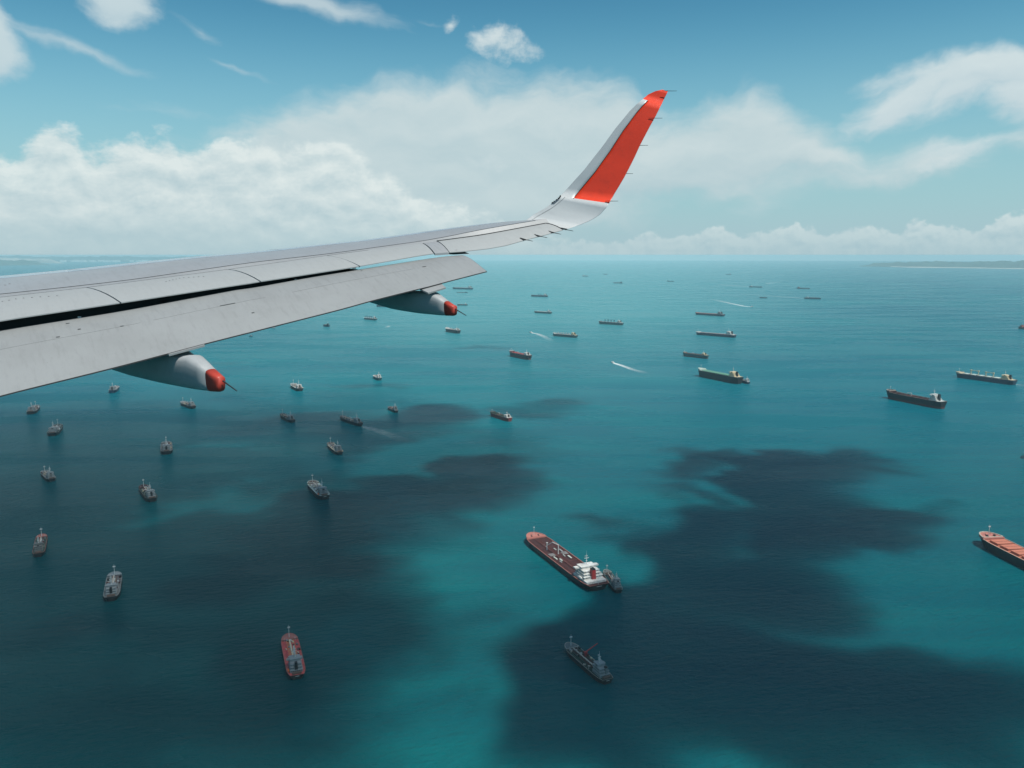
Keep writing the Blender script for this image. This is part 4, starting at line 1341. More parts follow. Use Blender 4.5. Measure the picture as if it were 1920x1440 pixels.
                for k in range(30):
                    x_ = xA + (xB - xA) * rng.random(); y_ = (rng.random() - .5) * B * .74
                    hgt = u * (0.6 + rng.random() * 1.6)
                    MB().tube((x_, y_, z0), (x_, y_, z0 + hgt), u * (.25 + .35 * rng.random()), n=6).build("tank_vent", PIPE if k % 3 else P_GREY, root)
            else:
                pz = z0 + B * .3
                MB().tube((xm, 0, z0), (xm, 0, pz), u * .8, n=6).tube((xm, 0, pz), (xm + L * .08, 0, pz * .95), u * .5, n=6).build("hose_crane", P_WHITE if 'dkcrane' not in opts else D_GREEN, root)
                for k in range(8):
                    x_ = xA + (xB - xA) * rng.random(); y_ = (rng.random() - .5) * B * .74
                    MB().tube((x_, y_, z0), (x_, y_, z0 + u * 1.5), u * .5, n=5).build("tank_vent", PIPE, root)
    elif kind == 'bulk':
        for k in range(nh):
            a = xA + (xB - xA) * (k + .10) / nh; b_ = xA + (xB - xA) * (k + 0.90 - (0.14 if cranes else 0)) / nh
            xc = (a + b_) / 2
            wd = min(B * .62, hb(b_) * 1.5)
            ho = MB().box((xc, 0, z0 + u * .8), (b_ - a, wd, u * 2.2)).build("hatch_coaming", deck, root)
            MB().box((xc, 0, z0 + u * 2.05), ((b_ - a) * 1.04, wd * 1.05, u * .5)).build("hatch_cover", hatch or deck, ho)
            if detail >= 2:
                MB().box((xc, 0, z0 + u * 2.35), (u * .3, wd * 1.0, u * .14)).build("cover_joint", D_RED, ho)
        for k in range(cranes):
            x_ = xA + (xB - xA) * (k + 1 - .07) / nh if nh > cranes else xA + (xB - xA) * (k + .96) / nh
            hz = z0 + B * (0.62 if 'tallcranes' in opts else 0.42)
            co = MB().tube((x_, 0, z0), (x_, 0, hz * .8), u * 1.5, u * 1.2, n=8).box((x_, 0, hz * .88), (u * 3.4, u * 3.2, u * 3.6)).build("crane_post", crane_m, root)
            up_ = 0.9 if 'jibup' in opts and k == 0 else (0.55 if k == 1 and 'jibup' in opts else 0.10)
            d_ = -1 if k % 2 else 1
            if 'jibup' in opts: d_ = -1
            jl = L * .12
            MB().tube((x_ + d_ * u, 0, hz * .86), (x_ + d_ * jl * math.cos(up_), 0, hz * .86 + jl * math.sin(up_)), u * .55, u * .3, n=5).tube((x_ + d_ * u, u, hz * .86), (x_ + d_ * jl * math.cos(up_), 0, hz * .86 + jl * math.sin(up_)), u * .3, n=4).build("crane_jib", crane_m, co)
    elif kind == 'small':
        # bunker tanker: trunk, catwalk, pipes, hose crane, odd gear
        MB().box(((xA + xB) / 2, 0, z0 + D * .10), ((xB - xA) * .94, B * .58, D * .28)).build("cargo_trunk", opts_m(opts, deck), root)
        zt = z0 + D * .24
        cwk = MB().box(((xA + xB) / 2, B * .02, zt + D * .22), ((xB - xA), B * .09, D * .05))
        for k in range(7):
            cwk.box((xA + (xB - xA) * (k + .5) / 7, B * .02, zt + D * .1), (u * .3, B * .07, D * .24))
        cwk.build("catwalk", P_CREAM if 'yellowwalk' in opts else TAN, root)
        pp = MB()
        for y in (-.2, -.14, .12, .19): pp.tube((xA, y * B, zt + u * .3), (xB, y * B, zt + u * .3), u * .2, n=5)
        pp.build("cargo_pipe", PIPE if 'yellowwalk' not in opts else P_YEL, root)
        for k in range(22 if detail >= 1 else 6):
            x_ = xA + (xB - xA) * rng.random(); y_ = (rng.random() - .5) * B * .8
            MB().box((x_, y_, z0 + D * .25), (L * (.010 + .03 * rng.random()), B * (.04 + .09 * rng.random()), D * (.2 + .45 * rng.random())), rz=rng.random()).build(
                "deck_gear", rng.choice([P_WHITE, P_GREY, D_GREY, P_CREAM, TAN, PIPE, P_BLACK]), root)
        xm = xA + (xB - xA) * .55
        if 'redcrane' in opts:
            co = MB().tube((xm, -B * .18, z0), (xm, -B * .18, z0 + D * 1.1), u * .9, n=8).box((xm, -B * .18, z0 + D * 1.1), (u * 2.4, u * 2.4, u * 1.6)).build("crane_post", P_CRANER, root)
            MB().tube((xm, -B * .18, z0 + D * 1.2), (xm + L * .03, -B * 1.15, z0 + D * 2.3), u * .6, u * .35, n=6).build("crane_boom", P_CRANER, co)
        else:
            co = MB().tube((xm, -B * .1, z0), (xm, -B * .1, z0 + D * 1.0), u * .6, n=6).build("crane_post", P_WHITE if rng.random() < .6 else P_CREAM, root)
            MB().tube((xm, -B * .1, z0 + D), (xm - L * .14, -B * .05, z0 + D * .8), u * .4, n=6).build("crane_boom", P_WHITE, co)
        if detail >= 1:
            for (x_, y_) in ((xA + L * .02, .38), (xA + L * .02, -.38), (xB, .3), (xB, -.3)):
                MB().tube((x_, y_ * B, z0), (x_, y_ * B, z0 + D * .9), u * .16, n=4).build("light_post", P_WHITE, root)
            # tyre fenders along the side
            fd = MB()
            for k in range(7):
                for sy in (-1, 1):
                    x_ = -0.36 * L + .1 * L * k
                    fd.tube((x_, sy * (hb(x_) + .02), D * .6), (x_, sy * (hb(x_) + .45 * u), D * .6), u * .7, n=7)
            tag(fd.build("tyre_fender", P_BLACK, root), kind="stuff")
            sd = MB(); sd.box((-.46 * L, 0, z0 + D * .2), (L * .03, B * .45, D * .4)).tube((-.47 * L, -B * .25, z0 + D * .3), (-.47 * L, B * .25, z0 + D * .3), u * .5, n=6)
            sd.build("stern_winch", D_BROWN, root)
    if 'name' in opts:
        MB().box((-L * .5 - 0.05 + .012 * L * .3, 0, D * .80), (0.25, B * .22, D * .10)).build("name_lettering", P_WHITE, root)
    return root, L, B, D
def opts_m(opts, deck):
    return {'wtrunk': P_WHITE, 'gtrunk': P_GREY}.get(next((o for o in opts if o in ('wtrunk', 'gtrunk')), None), deck)

TK = "tankers and cargo ships at anchor in the strait"
SMG = "small bunker tankers at anchor"
# ---- large ships -------------------------------------------------------
build_ship('tanker', "oil_tanker", (995, 1010), (1124, 1108), "red-decked oil tanker with white superstructure and red funnel, largest in the lower middle",
           "tanker", TK, D=7.0, ratio=5.9, hull=H_BLACK, deck=D_RED, fcm=D_PINK, funnel=P_FRED, detail=2, rail=D_PINK, opts=('pinkframes', 'whiteboat', 'name'), boot=False, tiers=3)
build_ship('bulk', "bulk_carrier", (1841, 1016), (2085, 1139), "bright orange-decked bulk carrier with a black hull, cut off by the right edge",
           "cargo ship", TK, D=11, ratio=6.2, hull=H_BLACK, deck=D_ORANGE, fcm=D_PINK, detail=2, rail=TAN, boot=False, nh=7, hatch=D_ORANGE, blunt=2.6)
build_ship('tanker', "oil_tanker", (1663, 745), (1769, 767), "long black-hulled tanker with dark red deck and white aft house, near the right edge",
           "tanker", TK, LM=185, B=30, D=17, ratio=6.4, hull=H_BLACK, deck=D_RED, fcm=D_RED, detail=1, rail=TAN, blunt=2.6, tiers=5)
build_ship('bulk', "bulk_carrier", (1792, 707), (1903, 721), "cream-housed bulk carrier with four deck cranes and pale hatches, at the far right",
           "cargo ship", TK, LM=195, B=30, D=13, ratio=6.6, hull=H_NAVY, deck=P_GREY, fcm=P_CREAM, house=P_CREAM, detail=1, rail=TAN, nh=5, cranes=4, crane_m=P_CREAM, hatch=P_PALE, boot=False, opts=('tallcranes',))
build_ship('bulk', "bulk_carrier", (1310, 704), (1388, 720), "black-hulled bulk carrier with bright green deck and a small tanker tucked at its stern",
           "cargo ship", TK, LM=200, B=32, D=19, ratio=6.0, hull=H_BLACK, deck=D_GREEN, fcm=P_PALE, house=P_CREAM, detail=1, rail=P_PALE, nh=7, hatch=HATCH_G, boot=False)
build_ship('small', "bunker_tanker", (1387, 714), (1404, 721), "small white-housed bunker tanker tied at the stern of the green-decked bulk carrier",
           "tanker", "bunker tankers tied alongside larger ships", LM=60, B=14, D=6, ratio=3.6, hull=H_NAVY, deck=P_GREY, house=P_WHITE, detail=0, boot=False)
build_ship('tanker', "oil_tanker", (1281, 666), (1327, 674), "short green-grey tanker with brown deck and yellowish house, above the green-decked carrier",
           "tanker", TK, LM=118, B=21, D=12, ratio=4.6, hull=H_TEAL, deck=D_BROWN, fcm=D_BROWN, house=P_CREAM, detail=1, rail=TAN, boot=True, tiers=3)
build_ship('bulk', "bulk_carrier", (1305, 626), (1379, 634), "long pale-decked bulk carrier with dark hull and black funnel, second of the column of four",
           "cargo ship", TK, LM=225, B=34, D=11, ratio=6.6, hull=H_NAVY, deck=H_RED, fcm=P_WHITE, detail=1, rail=P_WHITE, nh=7, hatch=P_GREY, boot=False)
build_ship('bulk', "bulk_carrier", (1304, 589), (1358, 594), "grey-red bulk carrier with low aft house, uppermost of the column of four",
           "cargo ship", TK, LM=225, B=34, D=11, ratio=6.6, hull=H_NAVY, deck=D_BROWN, fcm=D_PINK, house=P_GREY, detail=1, rail=D_PINK, nh=6, hatch=D_PINK, boot=False)
build_ship('tanker', "oil_tanker", (957, 664), (994, 678), "tall black tanker with red deck and white rails, right of and below the outer fairing",
           "tanker", TK, LM=150, B=25, D=16, ratio=4.4, hull=H_BLACK, deck=D_BRIGHT, fcm=D_RED, detail=1, rail=P_WHITE, boot=True, tiers=3)
build_ship('tanker', "oil_tanker", (921, 776), (957, 793), "small red-hulled tanker with dark green deck and large white aft house",
           "tanker", TK, LM=92, B=17, D=8, ratio=3.9, hull=H_RED, deck=D_DKGRN, fcm=D_DKGRN, detail=1, rail=P_GREY, boot=False, tiers=3, opts=('greenpipes',))
build_ship('bulk', "bulk_carrier", (1123, 606), (1168, 611), "blue-grey freighter with four tall deck cranes, one jib raised",
           "cargo ship", TK, LM=165, B=27, D=12, ratio=5.8, hull=H_TEAL, deck=P_GREY, fcm=D_GREY, detail=1, rail=P_GREY, nh=5, cranes=4, crane_m=H_NAVY, boot=False, opts=('tallcranes', 'jibup'))
build_ship('bulk', "bulk_carrier", (1037, 628), (1082, 635), "white-topped freighter with cluttered deck and cream house, below and left of the crane freighter",
           "cargo ship", TK, LM=150, B=25, D=11, ratio=5.4, hull=H_TEAL, deck=P_WHITE, fcm=P_WHITE, house=P_CREAM, detail=1, rail=P_WHITE, nh=6, cranes=5, crane_m=P_WHITE, hatch=P_GREY, boot=False)
build_ship('bulk', "bulk_carrier", (1002, 585), (1034, 590), "dark-hulled ship with long plain white deck, small and alone in the upper middle",
           "cargo ship", TK, LM=150, B=24, D=11, ratio=5.6, hull=H_TEAL, deck=P_WHITE, fcm=P_WHITE, detail=0, rail=P_WHITE, nh=4, hatch=P_WHITE, boot=False)
build_ship('bulk', "bulk_carrier", (996, 554), (1027, 559), "blue-hulled freighter with dark aft cranes, above the ship with the plain white deck",
           "cargo ship", TK, LM=190, B=30, D=14, ratio=5.8, hull=H_NAVY, deck=P_GREY, fcm=P_GREY, detail=0, rail=P_GREY, nh=4, cranes=2, crane_m=H_NAVY, boot=False)
build_ship('bulk', "bulk_carrier", (849, 540), (887, 545), "blue-hulled bulk carrier with white house, right below the tip of the flap",
           "cargo ship", TK, LM=270, B=42, D=18, ratio=6.2, hull=H_NAVY, deck=P_GREY, fcm=P_GREY, detail=0, rail=P_GREY, nh=6, hatch=P_WHITE, boot=False)
build_ship('small', "barge", (856, 547.5), (878, 550.5), "low blue barge just below the bulk carrier near the flap tip",
           "barge", "distant low craft", LM=130, B=24, ratio=5.2, hull=H_NAVY, deck=H_TEAL, house=H_TEAL, detail=0, boot=False, D=4, tiers=1)
build_ship('small', "coastal_tanker", (857, 571), (877, 574.5), "small coastal tanker with dark mast, beside the red tip of the outer fairing",
           "tanker", SMG, LM=90, B=17, D=7, ratio=4.2, hull=H_TEAL, deck=D_BROWN, fcm=H_TEAL, house=P_WHITE, detail=0, boot=False)
build_ship('tanker', "gas_carrier", (837, 618), (861, 629), "white-topped ship with black hull sides, beneath the outer fairing",
           "ship", TK, LM=140, B=28, D=15, ratio=3.4, hull=H_BLACK, deck=P_WHITE, fcm=P_WHITE, detail=1, rail=P_WHITE, boot=False, tiers=2)
build_ship('bulk', "bulk_carrier", (683, 597), (706, 602.5), "small white and grey freighter with four masts, left of the outer fairing",
           "cargo ship", TK, LM=120, B=22, D=10, ratio=4.2, hull=H_TEAL, deck=P_WHITE, fcm=P_GREY, detail=0, rail=P_WHITE, nh=4, cranes=4, crane_m=H_NAVY, boot=False, opts=('tallcranes',))
build_ship('bulk', "bulk_carrier", (706, 573), (736, 578), "blue-hulled freighter half hidden behind the front of the outer fairing",
           "cargo ship", TK, LM=150, B=24, D=12, ratio=5.5, hull=H_NAVY, deck=P_GREY, detail=0, nh=4, boot=False)
# ---- under way, far ------------------------------------------------------
build_ship('tanker', "coastal_tanker", (1430, 540), (1405, 537.5), "dark coastal tanker steaming right with a white wake behind it",
           "tanker", "ships under way", LM=170, B=26, D=9, ratio=5.5, hull=H_NAVY, deck=H_TEAL, detail=0, boot=False, tiers=3)
build_ship('small', "coastal_tanker", (1540, 562), (1508, 559.5), "dark cargo boat with white aft house steaming right, lowest of the far right wakes",
           "tanker", "ships under way", LM=150, B=24, D=10, ratio=5.5, hull=H_NAVY, deck=D_GREY, detail=0, boot=False)
build_ship('bulk', "bulk_carrier", (1519, 542.5), (1494, 541), "far purple-grey freighter right of the wakes", "cargo ship", "distant ships near the horizon", LM=170, B=26, D=9, ratio=5.5, hull=H_NAVY, deck=D_BROWN, house=D_PINK, detail=0, boot=False, nh=3)
build_ship('small', "barge", (1439, 559.5), (1424, 558.5), "tiny dark low barge between the two wakes on the right", "barge", "distant low craft", LM=72, B=20, ratio=4, hull=H_NAVY, deck=H_TEAL, house=H_TEAL, detail=0, boot=False, D=6, tiers=1)
build_ship('bulk', "bulk_carrier", (1103, 518.5), (1092, 518), "pale far ship right of centre, its white house at the left end", "cargo ship", "distant ships near the horizon", LM=130, B=24, D=12, ratio=5, hull=H_NAVY, deck=P_WHITE, detail=0, boot=False, nh=2)
build_ship('bulk', "bulk_carrier", (1150, 530.5), (1167, 532), "dark far freighter above the crane freighter", "cargo ship", "distant ships near the horizon", LM=150, B=26, D=10, ratio=5.5, hull=H_NAVY, deck=H_TEAL, house=H_TEAL, detail=0, boot=False, nh=2)
build_ship('bulk', "bulk_carrier", (1264, 528.5), (1251, 527.5), "faint far freighter with a thin wake, at the middle of the right half", "cargo ship", "distant ships near the horizon", LM=120, B=20, D=8, ratio=5.5, hull=H_NAVY, deck=H_TEAL, house=H_TEAL, detail=0, boot=False, nh=2)
build_ship('bulk', "bulk_carrier", (1131, 514.5), (1139, 515), "faintest far ship just below the horizon, right of the pale one", "cargo ship", "distant ships near the horizon", LM=110, B=20, D=9, ratio=5.5, hull=H_NAVY, deck=P_GREY, detail=0, boot=False, nh=2)
build_ship('bulk', "bulk_carrier", (1361, 514.5), (1371, 515.5), "faint far ship under the horizon on the right", "cargo ship", "distant ships near the horizon", LM=140, B=24, D=9, ratio=5.5, hull=H_NAVY, deck=H_TEAL, detail=0, boot=False, nh=2)
build_ship('tanker', "oil_tanker", (1945, 619.5), (1911, 616), "red-brown ship entering at the right edge, only its stern showing", "tanker", "ships under way", ratio=5, hull=H_BLACK, deck=D_RED, house=D_PINK, detail=0, boot=False)
build_ship('small', "bunker_tanker", (1956, 846), (1929, 862), "dark boat cut off by the right edge above the orange bulk carrier", "tanker", SMG, ratio=4, hull=H_BLACK, deck=D_DKGRN, house=P_GREY, detail=0, boot=False)
# ---- small bunker tankers -------------------------------------------------
sm_list = [
 ((1063, 1217), (1140, 1281), dict(LM=78, B=16, D=4.5, ratio=4.9, hull=H_BLACK, deck=D_DKGRN, fcm=D_GREY, house=P_GREY, detail=1, rail=TAN, opts=('redcrane', 'funside', 'name')), "dark green-decked bunker tanker with a red crane boom swung out, at the bottom centre"),
 ((541, 1196), (558, 1277), dict(LM=88, B=18, D=4.5, ratio=4.2, hull=H_BLACK, deck=D_BRIGHT, fcm=D_PINK, house=P_GREY, detail=1, rail=D_PINK, opts=('yellowwalk', 'boat', 'name')), "red-decked bunker tanker with a yellow catwalk, alone at the bottom left"),
 ((217, 1088), (208, 1121), dict(LM=54, B=12.5, D=4, ratio=3.6, hull=H_BLACK, deck=D_GREY, fcm=P_GREY, house=P_GREY, detail=1, rail=P_GREY), "pale grey bunker tanker with thin bow mast, lower left, nearest the corner"),
 ((80, 1013), (72, 1042), dict(LM=55, B=10.5, D=4, ratio=3.8, hull=H_BLACK, deck=D_DKGRN, fcm=D_PINK, house=D_GREY, detail=1, rail=D_PINK), "dark bunker tanker with a pinkish bow, close to the left edge"),
 ((268, 915), (287, 944), dict(LM=60, B=13, D=4.5, ratio=3.5, hull=H_BLACK, deck=D_DKGRN, fcm=D_RED, house=P_GREY, detail=1, rail=D_BROWN), "black bunker tanker with rust-red forecastle and white mast"),
 ((584, 908), (610, 939), dict(LM=65, B=15, D=5, ratio=3.4, hull=H_BLACK, deck=P_PALE, fcm=D_BROWN, house=P_GREY, detail=1, rail=P_PALE, opts=('wtrunk', 'boat', 'name')), "black-hulled bunker tanker with pale green deck and grey house, beside a pale streak of water"),
 ((312, 832), (313, 856), dict(LM=60, B=16, D=5, ratio=3.4, hull=H_BLACK, deck=D_GREY, fcm=D_GREY, house=P_GREY, detail=1, rail=P_GREY, opts=('gtrunk',)), "grey bunker tanker seen square from astern, right of the left-hand pair"),
 ((618, 836), (638, 853), dict(LM=60, B=12.5, D=4.5, ratio=3.3, hull=H_BLACK, deck=P_CREAM, fcm=D_BROWN, house=P_GREY, detail=1, rail=TAN, opts=('wtrunk',)), "cream-decked bunker tanker with grey house above the pale-green-decked one"),
 ((639, 787), (677, 798), dict(LM=72, B=12, D=5, ratio=4.2, hull=H_BLACK, deck=D_GREY, fcm=D_BROWN, house=P_GREY, detail=1, rail=P_GREY), "long black bunker tanker moving left with a faint wake trailing right"),
 ((528, 779), (550, 795), dict(LM=62, B=12, D=4.5, ratio=3.6, hull=H_BLACK, deck=H_TEAL, fcm=D_RED, house=P_GREY, detail=1, rail=D_GREY), "dark teal-decked bunker tanker below the near fairing's tip"),
 ((729, 766), (744, 774), dict(LM=44, B=9.5, D=4, ratio=3.2, hull=H_BLACK, deck=D_GREY, fcm=P_GREY, house=P_GREY, detail=0, rail=P_GREY), "little grey bunker tanker right of the long black one"),
 ((549, 722), (564, 737), dict(LM=64, B=16, D=6, ratio=3.0, hull=H_BLACK, deck=P_WHITE, fcm=P_GREY, house=P_WHITE, detail=1, rail=P_WHITE, opts=('gtrunk',)), "whitish bunker tanker with rounded deck gear, right of the near fairing's tip"),
 ((702, 706), (713, 716), dict(LM=45, B=12, D=6, ratio=2.8, hull=H_TEAL, deck=P_WHITE, fcm=P_WHITE, house=P_WHITE, detail=0, rail=P_WHITE, opts=('wtrunk',)), "small all-white boat with a teal waterline, in the pale water of the middle"),
 ((341, 757), (364, 768), dict(LM=58, B=12.5, D=5, ratio=3.5, hull=H_BLACK, deck=D_GREY, fcm=P_GREY, house=P_GREY, detail=1, rail=P_GREY), "grey bunker tanker directly beneath the near fairing"),
 ((219, 726), (210, 740), dict(LM=58, B=15, D=6, ratio=3.2, hull=H_NAVY, deck=P_GREY, fcm=P_GREY, house=P_GREY, detail=0, rail=P_GREY), "small grey bunker tanker left of the near fairing, its bow turned right"),
 ((68, 763), (58, 780), dict(LM=60, B=16, D=5, ratio=3.0, hull=H_BLACK, deck=D_GREY, fcm=D_GREY, house=P_GREY, detail=1, rail=P_GREY), "grey bunker tanker by the left edge, just under the wing"),
 ((110, 800), (98, 820), dict(LM=66, B=17, D=5, ratio=3.0, hull=H_BLACK, deck=D_DKGRN, fcm=D_DKGRN, house=P_GREY, detail=1, rail=P_GREY, opts=('gtrunk',)), "green and grey bunker tanker below the one by the left edge"),
 ((83, 889), (98, 903), dict(LM=46, B=11.5, D=4, ratio=3.2, hull=H_BLACK, deck=D_GREY, fcm=D_GREY, house=P_GREY, detail=1, rail=P_GREY), "small grey bunker tanker with two masts, middle of the left edge"),
 ((1135, 1082), (1161, 1106), dict(LM=42, B=8.5, D=3.2, ratio=3.9, hull=H_BLACK, deck=H_TEAL, fcm=D_GREY, house=P_GREY, detail=1, rail=TAN), "small teal bunker tanker tied at the stern of the red-decked oil tanker"),
 ((607, 610.5), (617, 614), dict(LM=40, B=13, D=6, ratio=2.8, hull=H_NAVY, deck=H_TEAL, house=H_TEAL, detail=0), "tiny dark workboat with tall funnel, under the middle of the flap"),
]
for i, (bw, sn, kw, lab) in enumerate(sm_list):
    kw.setdefault('boot', False)
    if i > 1:
        kw['LM'] *= 1.45; kw['B'] *= 1.42; kw['D'] *= 1.3
    build_ship('small', "bunker_tanker", bw, sn, lab, "tanker", SMG if i != 18 else "bunker tankers tied alongside larger ships", seed=i + 3, **kw)

# tug-like buoy tenders right under the flap edge
def tug(px, lab, Lm=22.0, rz=1.2, m=H_TEAL):
    p = ground(*px)
    root = tag(empty("workboat", (p.x, p.y, 0), rz), lab, "workboat", "tiny workboats far below the flap")
    L, B, D = Lm, Lm * .36, Lm * .10
    st = [(t * L, max(.2, hw(t * L, L, B, .35, .15, .8, 2.0))) for t in (-.5, -.4, -.2, 0, .15, .3, .4, .47, .5)]
    lo = lambda z, k: [(x, -h * k, z) for x, h in st] + [(x, h * k, z) for x, h in st[::-1]]
    hb_ = MB().loft([lo(-.5, .8), lo(D, 1), lo(D + .01, .96)]); hb_.build("hull", m, root)
    MB().box((0.05 * L, 0, D + L * .07), (L * .3, B * .6, L * .14)).build("wheelhouse", P_GREY, root)
    MB().tube((0, 0, D + L * .1), (0, 0, D + L * .45), L * .012, n=5).box((0, 0, D + L * .3), (L * .02, L * .12, L * .02)).build("mast", P_GREY, root)
    MB().box((-.18 * L, 0, D + L * .1), (L * .06, L * .06, L * .2)).build("funnel", P_BLACK, root)
tug((471, 631), "tiny dark workboat with a mast, left of the others under the flap edge", 26, 1.3)
tug((513.5, 615.5), "tiny pale round-decked workboat touching the flap edge", 24, 0.4, P_GREY)
tug((649.5, 577.5), "tiniest workboat against the flap edge, left of the outer fairing", 34, 0.1)

# ---- speedboats and wakes --------------------------------------------------
def foam_mat():
    m = bpy.data.materials.new("wake_foam"); m.use_nodes = True
    t = m.node_tree; N = NT(t); b = t.nodes['Principled BSDF']; out = t.nodes['Material Output']
    b.inputs['Base Color'].default_value = (0.72, 0.80, 0.80, 1); b.inputs['Roughness'].default_value = 0.9
    at = N.n('ShaderNodeAttribute', attribute_name='foam')
    tc = N.n('ShaderNodeTexCoord')
    nz = N.noise(N.vm('MULTIPLY', tc.outputs['Object'], (0.10, 0.22, 0)), 1.0, 5, 0.65)
    a = N.m('MULTIPLY', at.outputs['Fac'], N.m('ADD', N.m('MULTIPLY', N.smooth(nz, 0.3, 0.65), 0.9), 0.25), clamp=True)
    tr = N.n('ShaderNodeBsdfTransparent'); mx = N.n('ShaderNodeMixShader')
    t.links.new(a, mx.inputs[0]); t.links.new(tr.outputs[0], mx.inputs[1]); t.links.new(b.outputs[0], mx.inputs[2])
    t.links.new(mx.outputs[0], out.inputs[0])
    return m
FOAM = foam_mat()
def wake(px, w0, w1, strength, lab, k0=0.0):
    """foam trail lying on the water; px runs from the boat backwards"""
    P = [ground(u, v, 0.03) for (u, v) in px]
    # resample
    pts = []
    for a, b in zip(P[:-1], P[1:]):
        for i in range(8): pts.append(a.lerp(b, i / 8))
    pts.append(P[-1])
    n = len(pts); vs, fs, fo = [], [], []
    o = pts[0]
    for i, p in enumerate(pts):
        d = (pts[min(i + 1, n - 1)] - pts[max(i - 1, 0)]).normalized(); sd = Vector((-d.y, d.x, 0))
        t = i / (n - 1); w = w0 + (w1 - w0) * t ** .6
        for j, k in enumerate((-1, -.55, -.2, .2, .55, 1)):
            q = p + sd * (w * k) - o; vs.append((q.x, q.y, 0.0))
            fo.append(strength * (1 - t) ** 1.1 * (0 if abs(k) == 1 else 1.0))
    for i in range(n - 1):
        for j in range(5): fs.append((i * 6 + j, i * 6 + j + 1, i * 6 + j + 7, i * 6 + j + 6))
    ob = obj("wake", vs, fs, FOAM)
    ob.location = (o.x, o.y, 0.03)
    at = ob.data.attributes.new("foam", 'FLOAT', 'POINT')
    at.data.foreach_set('value', fo)
    tag(ob, lab, "wake", kind="stuff")
def speedboat(px, head, lab, Lm):
    p = ground(*px); q = ground(*head)
    ang = math.atan2(q.y - p.y, q.x - p.x)
    root = tag(empty("speedboat", (p.x, p.y, 0), ang), lab, "speedboat", "speedboats leaving white wakes")
    L = Lm; B = L * .3; D = L * .10
    st = [(t * L, max(.1, hw(t * L, L, B, .5, .05, .9, 1.8))) for t in (-.5, -.3, -.1, .1, .25, .38, .46, .5)]
    lo = lambda z, k, e=0: [(x, -h * k, z + e * max(0, x / L) * L * .1) for x, h in st] + [(x, h * k, z + e * max(0, x / L) * L * .1) for x, h in st[::-1]]
    MB().loft([lo(-.3, .7), lo(D, 1, 1), lo(D + .02, .9, 1)]).build("hull", P_WHITE, root)
    MB().box((0, 0, D + L * .06), (L * .35, B * .65, L * .12), taper=.8).build("cabin", P_WHITE, root)
    MB().box((L * .16, 0, D + L * .07), (L * .05, B * .5, L * .05)).build("windscreen", GLASS, root)
wake([(1150, 680.5), (1165, 685), (1185, 692.5), (1216, 701)], 7, 16, 1.1, "broad white wake fading to the right, below the middle of the picture")
speedboat((1149, 680.2), (1140, 677.5), "white speedboat heading left ahead of the broadest wake", 24)
wake([(996, 624), (1008, 626), (1020, 631), (1036, 640)], 7, 20, 0.9, "curved white wake left of the white-topped freighter")
speedboat((995.5, 623.8), (988, 623), "white speedboat at the head of the curved wake", 26)
wake([(1410, 575.5), (1395, 574), (1375, 570), (1350, 564.5), (1328, 560)], 9, 26, 1.3, "longest white wake, sweeping left above the column of bulk carriers")
speedboat((1410, 575.3), (1418, 576), "white speedboat heading right at the end of the longest wake", 34)
wake([(1438, 531.5), (1450, 530.5), (1468, 529)], 16, 30, 1.0, "short far white wake on the right near the horizon")
speedboat((1437, 531.8), (1430, 532.2), "far white speedboat heading left at the short wake", 36)
wake([(1404, 537.3), (1385, 536.3), (1355, 534), (1335, 532)], 14, 30, 0.8, "thin pale wake behind the far coastal tanker")
wake([(1507, 559.3), (1480, 557.5), (1440, 554.5), (1385, 551)], 11, 30, 0.75, "long faint wake behind the dark cargo boat on the right")
wake([(1725, 519.5), (1708, 519)], 25, 35, 0.6, "shortest far wake streak at the right below the coast")
wake([(680, 799), (705, 806), (735, 817), (770, 832)], 6, 22, 0.28, "faint wake trailing right of the long black bunker tanker")
wake([(1911, 616), (1895, 614.5)], 12, 20, 0.35, "faint wake at the right edge behind the red-brown ship")
wake([(1250, 527.5), (1235, 526.5), (1215, 526)], 14, 24, 0.35, "faint wake behind the faint far freighter")
wake([(730, 611), (722, 615)], 10, 14, 0.6, "small white splash on the water under the flap")
wake([(1905, 720.5), (1925, 723)], 6, 12, 0.4, "short foam behind the cream-housed carrier at the right edge")

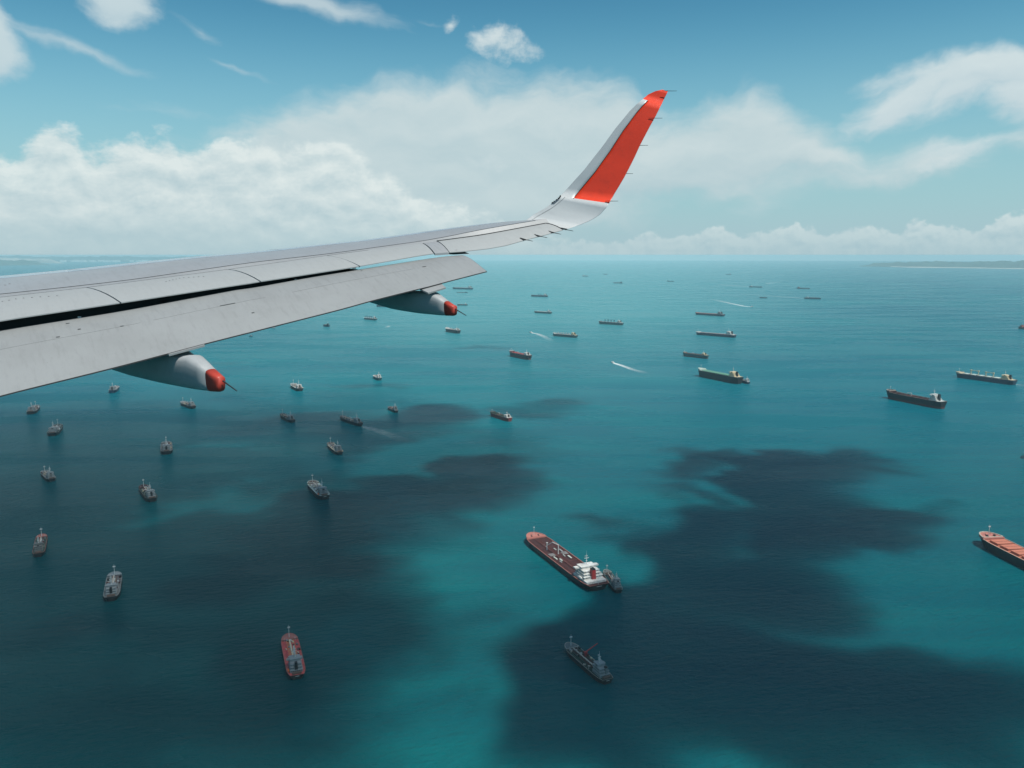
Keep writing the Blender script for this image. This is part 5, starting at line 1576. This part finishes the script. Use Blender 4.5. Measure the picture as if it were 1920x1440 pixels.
# ------------------------------------------------------------------ far coasts
def coast(name, prof, base, depth, m, seed, lab=None):
    """low land: prof = skyline points (u, v), base = waterline row points (u, v)"""
    us = np.linspace(prof[0][0], prof[-1][0], 150)
    vs, fs = [], []
    n = 7
    for i, u in enumerate(us):
        vb = float(np.interp(u, [p[0] for p in base], [p[1] for p in base])); vt = float(np.interp(u, [p[0] for p in prof], [p[1] for p in prof]))
        g = ground(u, vb)
        d = Vector((g.x, g.y, 0)).normalized()
        far = g + d * depth
        r = pixdir(u, vt); r2 = Vector((r.x, r.y, 0)).length
        H = CAM_H + r.z / r2 * (Vector((g.x, g.y)).length + depth * .5)
        nz = float(fbm(np.array([u / 22.0]), np.array([seed * 3.3]), seed, 4)[0])
        H = max(3, H * (0.80 + 0.4 * nz))
        edge = min(1, (u - us[0]) / 25.0 + .02, (us[-1] - u) / 25.0 + .02)
        H = 3 + (H - 3) * edge
        for k in range(n):
            t = k / (n - 1)
            z = H * math.sin(math.pi * min(1.0, t)) ** .7 if 0 < t < 1 else -1
            n2 = float(fbm(np.array([u / 9.0]), np.array([t * 6 + seed]), seed + 5, 3)[0])
            p = g + d * depth * t
            vs.append((p.x, p.y, max(-1, z * (0.75 + .5 * n2)) if z > 0 else -1))
    for i in range(len(us) - 1):
        for k in range(n - 1): fs.append((i * n + k, (i + 1) * n + k, (i + 1) * n + k + 1, i * n + k + 1))
    o = obj(name, vs, fs, m, smooth=False)
    return tag(o, kind="structure")
VEG = mat("coast_vegetation", (0.055, 0.10, 0.08), 0.9, var=0.4, scale=0.002)
VEG2 = mat("coast_far_land", (0.05, 0.09, 0.08), 0.9, var=0.4, scale=0.002)
SAND = mat("coast_sand", (0.40, 0.39, 0.34), 0.9, var=0.2, scale=0.002)
coast("coast", [(1612, 497), (1640, 493), (1680, 491.5), (1750, 490), (1830, 490.5), (1880, 489.5), (1960, 489), (2060, 489)], [(1612, 499.5), (1700, 501), (1800, 502), (1920, 504), (2060, 506)], 2600, VEG, 4)
coast("beach", [(1640, 498.5), (1700, 500), (1810, 501.3), (1920, 503), (2060, 505)], [(1640, 499.4), (1700, 501.6), (1800, 502.6), (1920, 504.6), (2060, 506.6)], 350, SAND, 5)
coast("islet", [(-120, 488), (0, 487.5), (50, 488.5), (95, 494)], [(-120, 499), (0, 498), (60, 497), (95, 496.5)], 1500, VEG, 9)
coast("sand_spit", [(-120, 482), (0, 482.5), (70, 484.5), (120, 488)], [(-120, 493), (0, 493), (60, 493), (120, 494)], 1400, SAND, 10)
coast("far_coast", [(-140, 480), (10, 480), (25, 478.8), (40, 480), (90, 481), (200, 481), (300, 481), (420, 481), (470, 484)], [(-140, 490), (100, 491), (300, 491), (470, 490)], 4000, VEG2, 12)
bm = MB()
rb = random.Random(5)
for k in range(150):
    u = rb.uniform(110, 330); v = rb.uniform(489.0, 491.5)
    g = ground(u, v)
    bm.box((g.x, g.y, 45), (rb.uniform(60, 400), rb.uniform(60, 200), rb.uniform(60, 160)), rz=rb.uniform(-.3, .3))
tag(bm.build("coastal_town", mat("town_white", (0.75, 0.74, 0.70), 0.8)), "pale buildings of a far town on the left horizon above the wing", "town", kind="stuff")
